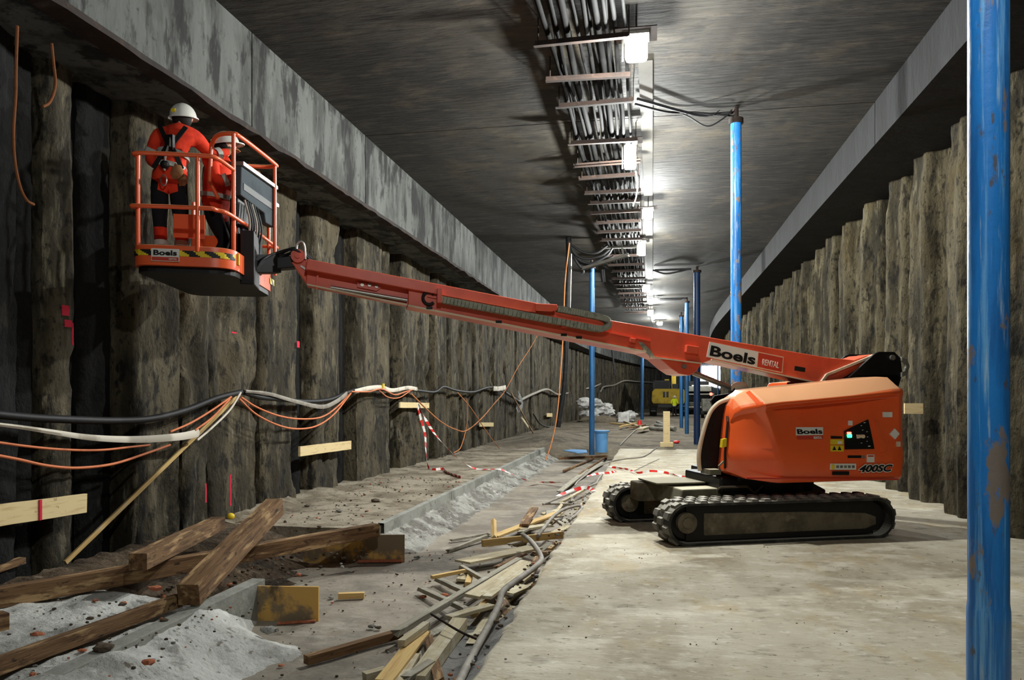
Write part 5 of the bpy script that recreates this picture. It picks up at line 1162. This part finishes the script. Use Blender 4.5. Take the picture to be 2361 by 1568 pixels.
# --- pale tub, blue sheet, post, heap of bags
p = pz(1381, 1046, 0.0); t = empty('tub', (p.x + 0.05, p.y + 0.35, 0.02), 'pale blue plastic tub behind the dark blue pole', 'tub')
MB().tube([(0, 0, 0), (0, 0, 0.6)], [0.17, 0.19], 24).build('body', blue_lt, t, smooth=60)
MB().tube([(0, 0, 0.56), (0, 0, 0.60), (0, 0, 0.64)], [0.19, 0.24, 0.25], 24).build('rim', blue_lt, t, smooth=60)
q = [pz(1298, 1038, 0.03), pz(1330, 1044, .03), pz(1354, 1043, .03), pz(1352, 1037, .05), pz(1320, 1036, .04)]
tag(MB().add([(v.x, v.y, v.z) for v in q] + [(v.x, v.y, v.z - 0.02) for v in q], [(0, 1, 2, 3, 4), (9, 8, 7, 6, 5)] + [(i, 5 + i, 5 + (i + 1) % 5, (i + 1) % 5) for i in range(5)]).build('plastic_sheet', blue_lt), 'pale blue plastic sheet on the ground left of the dark blue pole', 'sheet')
plank(pz(1288, 1057, -.22), pz(1400, 1052, -.15), 0.14, 0.08, wood_b, 'squared_timber', 'dark timber lying across the far end of the trench', 'timber')
p = pz(1537, 1031, 0.0); t = empty('wooden_post', (p.x, p.y + 0.1, 0), 'pale wooden post standing on a block foot at the end of the slab', 'post')
MB().box((0, 0, 0.62), (0.22, 0.16, 1.10)).build('post_shaft', wallwood, t, bevel=0.008); MB().box((0, 0, 0.075), (0.42, 0.34, 0.15)).build('foot_block', wallwood, t, bevel=0.008)
for i in range(24): pass
# ================================================================== people
def person(J, loc, label, mats, fwd, group=None, bands=(), helmet=True, hair=False):
    """J: joints in world space. One continuous skinned body (trunk, head, limbs, five-fingered hands); helmet, bands and straps are children."""
    V, E, Rr, Mt = [], [], [], []
    def v(p, r): V.append(Vector(p)); Rr.append(r if isinstance(r, tuple) else (r, r)); return len(V) - 1
    segs = []
    def link(a, b, m): E.append((a, b)); segs.append((a, b, m))
    fwd = Vector(fwd).normalized(); up = Vector((0, 0, 1)); rt = fwd.cross(up).normalized()
    P = lambda k: Vector(J[k])
    pel = v(P('pelvis'), (0.165, 0.13)); wa = v(P('pelvis').lerp(P('chest'), 0.45), (0.165, 0.13)); ch = v(P('chest'), (0.19, 0.14)); 
    nk0 = v(P('chest').lerp(P('neck'), 0.7), 0.085); nk = v(P('neck'), 0.058); hd = v(P('head'), 0.088); ht = v(P('head') + (P('head') - P('neck')).normalized() * 0.085, 0.078)
    link(pel, wa, 'top'); link(wa, ch, 'top'); link(ch, nk0, 'top'); link(nk0, nk, 'top'); link(nk, hd, 'skin'); link(hd, ht, 'skin')
    no = v(P('head') + fwd * 0.115 + up * -0.01, 0.012); link(hd, no, 'skin')
    for s in (-1, 1):
        e = v(P('head') + rt * s * 0.098 + up * -0.005, 0.014); link(hd, e, 'skin')
    for s, k in ((-1, 'l'), (1, 'r')):
        sh = v(P('sh_' + k), 0.092); el = v(P('el_' + k), 0.068); wr_ = v(P('wr_' + k), 0.042)
        mid = v(P('sh_' + k).lerp(P('el_' + k), 0.5), 0.078); fm = v(P('el_' + k).lerp(P('wr_' + k), 0.45), 0.054)
        link(nk0, sh, 'top'); link(sh, mid, 'top'); link(mid, el, 'top'); link(el, fm, 'top'); link(fm, wr_, 'top')
        d = (P('wr_' + k) - P('el_' + k)).normalized(); side = d.cross(up); side = side.normalized() if side.length > 0.05 else rt; n2 = d.cross(side)
        pm_ = v(P('wr_' + k) + d * 0.07, 0.036); link(wr_, pm_, 'hand')
        for i, (o_, ln) in enumerate(((-0.03, .062), (-0.01, .074), (0.01, .07), (0.03, .055))):
            a = v(V[pm_] + d * 0.035 + side * o_, 0.0105); b = v(V[a] + d * ln * 0.5 + n2 * 0.012, 0.0095); c = v(V[b] + d * ln * 0.35 + n2 * 0.03, 0.008)
            link(pm_, a, 'hand'); link(a, b, 'hand'); link(b, c, 'hand')
        a = v(P('wr_' + k) + d * 0.045 + side * -0.045 + n2 * 0.015, 0.012); b = v(V[a] + d * 0.04 + side * -0.012 + n2 * 0.02, 0.010); link(wr_, a, 'hand'); link(a, b, 'hand')
        hp = v(P('hip_' + k), 0.105); kn = v(P('kn_' + k), 0.072); an = v(P('an_' + k), 0.056); th = v(P('hip_' + k).lerp(P('kn_' + k), 0.5), 0.092); cf = v(P('kn_' + k).lerp(P('an_' + k), 0.4), 0.070)
        hl = v(P('an_' + k) + Vector((0, 0, -0.05)), 0.05); to = v(P('an_' + k) + fwd * 0.16 + Vector((0, 0, -0.062)), 0.04)
        link(pel, hp, 'thigh'); link(hp, th, 'thigh'); link(th, kn, 'thigh'); link(kn, cf, 'shin'); link(cf, an, 'shin'); link(an, hl, 'boot'); link(hl, to, 'boot')
    o0 = Vector(loc)
    me = bpy.data.meshes.new('person'); me.from_pydata([p - o0 for p in V], E, [])
    ob = bpy.data.objects.new('person', me); C.objects.link(ob)
    md = ob.modifiers.new('skin', 'SKIN'); md.use_smooth_shade = True; ob.modifiers.new('sub', 'SUBSURF').levels = 1
    ob.modifiers['sub'].render_levels = 1
    if not me.skin_vertices: 
        bm = bmesh.new(); bm.from_mesh(me); bm.verts.layers.skin.verify(); bm.to_mesh(me); bm.free()
    for i, sv in enumerate(me.skin_vertices[0].data): sv.radius = Rr[i]; sv.use_root = (i == 0)
    dg = bpy.context.evaluated_depsgraph_get(); dg.update()
    nm = bpy.data.meshes.new_from_object(ob.evaluated_get(dg)); bpy.data.objects.remove(ob)
    order = ['top', 'thigh', 'shin', 'boot', 'skin', 'hand']; nm.materials.clear()
    for k in order: nm.materials.append(mats[k])
    for pl in nm.polygons:
        c = pl.center + o0; best, bi = 1e9, 0
        for a, b, m in segs:
            ab = V[b] - V[a]; t = max(0, min(1, (c - V[a]).dot(ab) / max(ab.length_squared, 1e-9))); d = (c - V[a] - ab * t).length / max(0.02, Rr[a][0] * (1 - t) + Rr[b][0] * t)
            if d < best: best, bi = d, order.index(m)
        pl.material_index = bi; pl.use_smooth = True
    r = bpy.data.objects.new('person', nm); C.objects.link(r); r.location = o0
    tag(r, label, 'person', group)
    W = lambda p: Vector(p) - o0
    if helmet:
        ax = (up - fwd * 0.16).normalized(); hc = P('head') + up * 0.012; mb = MB(); rows = []
        a1 = fwd - ax * fwd.dot(ax); a1.normalize(); a2 = ax.cross(a1)
        for i in range(9):
            t = i / 8 * math.pi / 2; rows.append([W(hc + ax * (0.145 * math.cos(t)) + (a1 * 1.12 * math.cos(u) + a2 * math.sin(u)) * 0.132 * math.sin(t)) for u in [2 * math.pi * j / 20 for j in range(21)]])
        for k1, k2, dz in ((1.12, 1.12, -0.006), (1.10, 1.1, -0.016)):
            rows.append([W(hc + ax * dz + (a1 * (1.12 * k1 + 0.28 * max(0, math.cos(u)) ** 3) * math.cos(u) + a2 * math.sin(u) * k2) * 0.132 + a1 * 0) for u in [2 * math.pi * j / 20 for j in range(21)]])
        h = mb.grid(rows).build('helmet', helm_m, r, smooth=50)
        MB().bar(W(hc - a1 * 0.143 + a2 * 0.045 + ax * 0.045), W(hc - a1 * 0.143 + a2 * 0.0 + ax * 0.045), 0.012, 0.036, up=ax).build('helmet_sticker', yellow, h)
    MB().ball(W(P('head') - fwd * 0.022 - Vector((0, 0, 0.012))), 0.1, (1, 1, 1.0), 10).build('hair', hair_m, r, smooth=180)
    for (a, b, r_) in bands:
        MB().tube([W(a), W(b)], r_, 20).build('reflective_band', refl, r, smooth=40)
    return r
MA = dict(top=hv_or, thigh=navy, shin=hv_or, boot=black, skin=skin_m, hand=glove_m)
def JJ(d): return {k: LW(*p) for k, p in d.items()}
ja = JJ(dict(pelvis=(-6.655, -0.33, 3.90), chest=(-6.60, -0.29, 4.30), neck=(-6.55, -0.25, 4.50), head=(-6.535, -0.22, 4.60),
             sh_l=(-6.765, -0.30, 4.39), el_l=(-6.87, -0.22, 4.14), wr_l=(-6.78, -0.02, 4.10), sh_r=(-6.40, -0.27, 4.40), el_r=(-6.27, -0.17, 4.24), wr_r=(-6.13, -0.05, 4.33),
             hip_l=(-6.745, -0.33, 3.84), hip_r=(-6.565, -0.32, 3.84), kn_l=(-6.745, -0.30, 3.42), kn_r=(-6.54, -0.26, 3.42), an_l=(-6.72, -0.34, 3.07), an_r=(-6.53, -0.33, 3.07)))
fa = (LV * -1 + LU * -0.35)
pa_ = person(ja, LW(-6.65, -0.33, 2.93), 'person in orange hi-vis suit and white helmet, back turned, near the basket rail', MA, fa,
             bands=[(ja['pelvis'].lerp(ja['chest'], .28), ja['pelvis'].lerp(ja['chest'], .40), 0.158), (ja['pelvis'].lerp(ja['chest'], .62), ja['pelvis'].lerp(ja['chest'], .74), 0.165),
                    (ja['el_r'].lerp(ja['wr_r'], .30), ja['el_r'].lerp(ja['wr_r'], .58), 0.066), (ja['sh_l'].lerp(ja['el_l'], .55), ja['sh_l'].lerp(ja['el_l'], .75), 0.074),
                    (ja['kn_l'].lerp(ja['an_l'], .42), ja['kn_l'].lerp(ja['an_l'], .58), 0.072), (ja['kn_l'].lerp(ja['an_l'], .80), ja['kn_l'].lerp(ja['an_l'], .95), 0.066),
                    (ja['kn_r'].lerp(ja['an_r'], .42), ja['kn_r'].lerp(ja['an_r'], .58), 0.072)])
o0 = pa_.location
q = lambda x, y, z: LW(x, y, z) - o0
hn = MB()
for a, b in (((-6.72, -0.40, 4.44), (-6.62, -0.455, 4.22)), ((-6.47, -0.38, 4.45), (-6.60, -0.455, 4.22)), ((-6.62, -0.46, 4.24), (-6.78, -0.40, 4.0)), ((-6.60, -0.46, 4.24), (-6.50, -0.42, 4.0))):
    hn.bar(q(*a), q(*b), 0.045, 0.012, up=LV)
hn.box(q(-6.61, -0.455, 4.25), (0.09, 0.04, 0.16))
hn.v = [tuple(Vector(p) + LV * 0.03) for p in hn.v]
hn.build('harness', black, pa_)
MB().tube(curve_pts([q(-6.62, -0.49, 4.22), q(-6.645, -0.52, 4.1), q(-6.66, -0.50, 3.96)]), 0.012, 6).build('lanyard', hose_gy, pa_)
MB().ball(q(-6.655, -0.50, 4.02), 0.045, n=8).build('lanyard_reel', black, pa_)
mb = MB(); cp_ = [q(-6.665 + 0.028 * math.cos(t), -0.50, 3.86 + 0.055 * math.sin(t)) for t in [R(24 * k) for k in range(15)]]
mb.tube(cp_, 0.007, 6, closed=True).build('carabiner', steel, pa_, smooth=60)
MB().tube([q(-6.60, -0.50, 4.30), q(-6.60, -0.515, 4.20)], 0.012, 6).build('buckle', steel, pa_)
for (x, y, z, s) in ((-6.555, -0.44, 3.97, 0.07), (-6.51, -0.40, 3.90, 0.06)):
    MB().ball(q(x, y, z), s, (1, 0.6, 1.1), 8, jit=0.3).build('tool_pouch', glove_m, pa_, smooth=60)
jb = JJ(dict(pelvis=(-6.28, 0.14, 3.74), chest=(-6.24, 0.10, 4.12), neck=(-6.18, 0.08, 4.33), head=(-6.155, 0.08, 4.435),
             sh_l=(-6.16, 0.27, 4.20), el_l=(-6.02, 0.30, 3.98), wr_l=(-5.92, 0.20, 4.10), sh_r=(-6.29, -0.07, 4.21), el_r=(-6.20, -0.16, 3.96), wr_r=(-6.02, -0.13, 4.04),
             hip_l=(-6.26, 0.22, 3.68), hip_r=(-6.30, 0.06, 3.68), kn_l=(-6.12, 0.22, 3.36), kn_r=(-6.15, 0.04, 3.36), an_l=(-6.28, 0.22, 3.07), an_r=(-6.32, 0.05, 3.07)))
MB2 = dict(MA); MB2['shin'] = navy
person(jb, LW(-6.28, 0.14, 2.93), 'person in orange hi-vis jacket and white helmet at the basket console', MB2, (LU * -1 + LV * -0.2),
       bands=[(jb['pelvis'].lerp(jb['chest'], .3), jb['pelvis'].lerp(jb['chest'], .42), 0.176), (jb['el_r'].lerp(jb['wr_r'], .3), jb['el_r'].lerp(jb['wr_r'], .55), 0.066)])
# far worker in a yellow jacket
wx = at(1555, 960, z=0.0); wx = Vector((wx.x, wx.y, 0.0))
A = lambda x, y, z: wx + Vector((x, y, z))
jc = dict(pelvis=A(0, 0, 0.95), chest=A(0, 0.03, 1.30), neck=A(0, 0.04, 1.50), head=A(0, 0.07, 1.61), sh_l=A(-0.19, 0.02, 1.40), el_l=A(-0.27, 0.05, 1.12), wr_l=A(-0.2, 0.24, 1.02), sh_r=A(0.19, 0.02, 1.40), el_r=A(0.27, 0.05, 1.12),
          wr_r=A(0.2, 0.24, 1.02), hip_l=A(-0.09, 0, 0.9), hip_r=A(0.09, 0, 0.9), kn_l=A(-0.11, 0.04, 0.5), kn_r=A(0.11, 0.02, 0.5), an_l=A(-0.12, 0, 0.1), an_r=A(0.13, -0.02, 0.1))
person(jc, wx, 'person in yellow hi-vis jacket and dark trousers standing with back turned before the excavator', dict(top=hv_ye, thigh=navy, shin=navy, boot=black, skin=skin_m, hand=glove_m), (0, 1, 0),
       bands=[(A(0, 0, 0.86), A(0, 0, 0.92), 0.165)])
# ================================================================== the far end: machines, bags, heaps
def far(px, py, z=0.0): return at(px, py, z=z)
# excavator, seen from behind
ex = Vector((1.35, 67.5, 0.0))
t = empty('excavator', ex, 'yellow excavator seen from behind at the far end of the tunnel', 'excavator')
MB().prism([(-1.35, 1.05), (-1.45, 1.3), (-1.42, 2.1), (-1.2, 2.35), (1.25, 2.35), (1.42, 2.1), (1.45, 1.3), (1.3, 1.0)], -0.3, 1.0).build('counterweight', dig_y, t, bevel=0.1)
MB().box((0, 1.9, 1.5), (2.6, 2.0, 1.0)).build('engine_house', dig_y, t, bevel=0.05)
for dx in (-0.28, 0.0): MB().box((dx - 0.1, -0.32, 1.85), (0.2, 0.06, 0.5)).build('grille', black, t)
MB().box((0, 1.2, 0.88), (1.8, 2.6, 0.3)).build('slew_base', black, t)
for s in (-1, 1):
    tr = MB().prism([(-1.3, 0.0), (2.9, 0.0), (3.2, 0.4), (2.9, 0.85), (-1.3, 0.85), (-1.6, 0.4)], s * 1.3 - 0.3, s * 1.3 + 0.3, ax='x').build('track', black, t, bevel=0.1)
    MB().box((s * 1.3, 0.8, 0.42), (0.64, 3.0, 0.3)).build('track_frame', mud_m, tr)
cab = MB().box((-0.55, 2.3, 3.05), (1.5, 1.5, 0.10)).box((-0.55, 2.3, 2.0), (1.5, 1.5, 0.1)); [cab.box((-0.55 + x * 0.7, 2.3 + y * 0.7, 2.5), (0.1, 0.1, 1.1)) for x in (-1, 1) for y in (-1, 1)]
cb = cab.build('cab', black, t); MB().box((-0.55, 2.3, 2.5), (1.36, 1.36, 0.98)).build('cab_glass', dark_gl, cb)
MB().box((0.62, 2.2, 2.5), (0.5, 1.2, 0.6)).build('exhaust_box', black, t)
MB().bar((0.55, 3.2, 1.8), (0.6, 6.0, 4.4), 0.4, 0.5).bar((0.6, 6.0, 4.4), (0.6, 8.5, 3.0), 0.35, 0.4).build('boom_arm', dig_y, t)
MB().box((-0.1, 2.2, 3.18), (0.4, 0.2, 0.1)).build('warning_lamp', yellow, t)
# drilling truck with pale bars behind the navy pipe
tk = Vector((4.35, 72, 0))
t = empty('site_truck', tk, 'grey flatbed truck with pale bars standing right of the excavator', 'truck')
MB().box((0, 3.0, 1.0), (2.2, 6.0, 0.3)).build('flatbed', grey_m, t)
MB().box((0, 0.0, 0.72), (2.3, 0.12, 0.14)).build('bumper', white_m, t); MB().box((0, 0.02, 1.9), (2.4, 0.12, 0.1)).build('tail_bar', white_m, t)
for s in (-1, 1):
    for y in (0.9, 4.6): MB().cyl((s * 1.05 - 0.15, y, 0.5), (s * 1.05 + 0.15, y, 0.5), 0.5, 20).build('wheel', black, t, smooth=40)
for s in (-1, 1): MB().box((s * 1.1, 0.1, 1.5), (0.1, 0.1, 1.0)).build('stake', grey_m, t)
MB().box((0, 3.2, 2.4), (2.2, 3.0, 0.5)).build('load', grey_m, t, bevel=0.05); MB().box((0, 5.6, 2.2), (2.2, 1.4, 2.0)).build('truck_cab', black, t, bevel=0.05)
MB().box((0.2, 2.0, 2.72), (1.8, 0.1, 0.1)).build('top_bar', white_m, t)
# generator with red beacon
g0 = Vector((4.55, 60.5, 0))
t = empty('generator', g0, 'grey wheeled generator with a lit red beacon left of the lift', 'generator')
MB().box((0, 0.9, 1.0), (1.5, 1.8, 1.0)).build('housing', grey_m, t, bevel=0.08)
for s in (-1, 1): MB().cyl((s * 0.72 - 0.12, 0.6, 0.36), (s * 0.72 + 0.12, 0.6, 0.36), 0.36, 20).build('wheel', black, t, smooth=40)
MB().box((0.25, -0.05, 1.15), (0.5, 0.1, 0.4)).build('panel', white_m, t); MB().box((0, 0.8, 0.48), (1.3, 1.4, 0.1)).build('frame', black, t)
MB().cyl((-0.1, 0.3, 1.5), (-0.1, 0.3, 1.78), 0.05, 8).build('beacon_stalk', black, t); MB().ball((-0.1, 0.3, 1.86), 0.12, n=8).build('beacon', red_led, t, smooth=180)
# heap of white bags
br_ = random.Random(4); hp0 = Vector((-3.0, 50.5, 0)); k = 0
spots = []
for i in range(26):
    u = br_.random(); x = -1.6 + 3.4 * u; top_ = 1.25 * (1 - sm(0.15, 1.0, u) * 0.75)
    spots.append((x, br_.uniform(-0.5, 0.7), br_.uniform(0.1, max(0.15, top_)), br_.uniform(0.24, 0.42)))
for i, (x, y, z, r) in enumerate(spots):
    tag(MB().ball((hp0.x + x, hp0.y + y, z + 0.1), r, (1.25, 1, 0.72), 9, jit=0.5).build('white_bag', bag_m, smooth=30), 'crumpled white plastic bag in the heap at the foot of the far left wall', 'bag', 'heap of white bags')
tag(MB().box((-1.85, 49.6, 0.32), (0.75, 0.7, 0.66)).build('white_sack', bag_m, bevel=0.08), 'square white sack standing at the right end of the white heap', 'sack')
tag(MB().ball((-3.5, 49.3, 0.10), 0.5, (2.6, 0.7, 0.62), 12, jit=0.3).build('earth_heap', gravel_m, smooth=60), 'low dark earth heap in front of the white bags', 'heap')
p = far(1475, 984); t = empty('marker_cone', (p.x, p.y, 0.02), 'small red marker on the gravel right of the white bags', 'marker')
MB().tube([(0, 0, 0.03), (0, 0, 0.34)], [0.16, 0.07], 14).build('cone', tape_r, t, smooth=60); MB().box((0, 0, 0.015), (0.36, 0.36, 0.03)).build('base', tape_r, t)
p = far(1560, 1023); tag(MB().ball((p.x, p.y, 0.06), 0.09, (1.3, 1, 0.6), 6, jit=0.4).build('red_scrap', tape_r), 'small red scrap lying right of the wooden post foot', 'scrap')
pl = [((1408, 976), (1452, 980), .12, wood_y), ((1440, 972), (1476, 984), .1, wood_d), ((1452, 986), (1486, 980), .1, wood_b), ((1430, 984), (1466, 976), .08, wood_y), ((1476, 990), (1492, 985), .2, wood_d)]
nm_ = ['yellow plank flat on the gravel in front of the white bags', 'dusty plank on the gravel left of the red marker', 'brown plank on the gravel before the red marker', 'narrow yellow plank across the others on the far gravel', 'short pale timber on the gravel right of the red marker']
for i, (a, b, w_, m) in enumerate(pl): plank(far(*a, z=0.06 + 0.03 * i), far(*b, z=0.06 + 0.03 * i), w_ * 1.5, 0.08, m, 'far_plank', nm_[i], 'plank')
nm_ = ['grey pipe on the gravel left of the wooden post', 'grey pipe lying behind the first at the wooden post', 'pipe on top of the two grey pipes at the wooden post', 'grey pipe right of the wooden post']
for i, (a, b) in enumerate((((1500, 988), (1534, 990)), ((1512, 980), (1532, 984)), ((1516, 973), (1530, 980)), ((1540, 986), (1556, 989)))):
    tag(MB().cyl(far(*a, z=0.12), far(*b, z=0.12), 0.10, 12).build('loose_pipe', grey_m, smooth=40), nm_[i], 'pipe')
# scaffold bars before the daylight opening
for i, x in enumerate((7.6, 8.5, 9.5)):
    tag(MB().box((x, 111.5, 4.4), (0.10, 0.10, 3.6)).build('scaffold_bar', grey_m), 'thin upright bar against the daylight opening', 'bar', 'bars before the daylight opening')
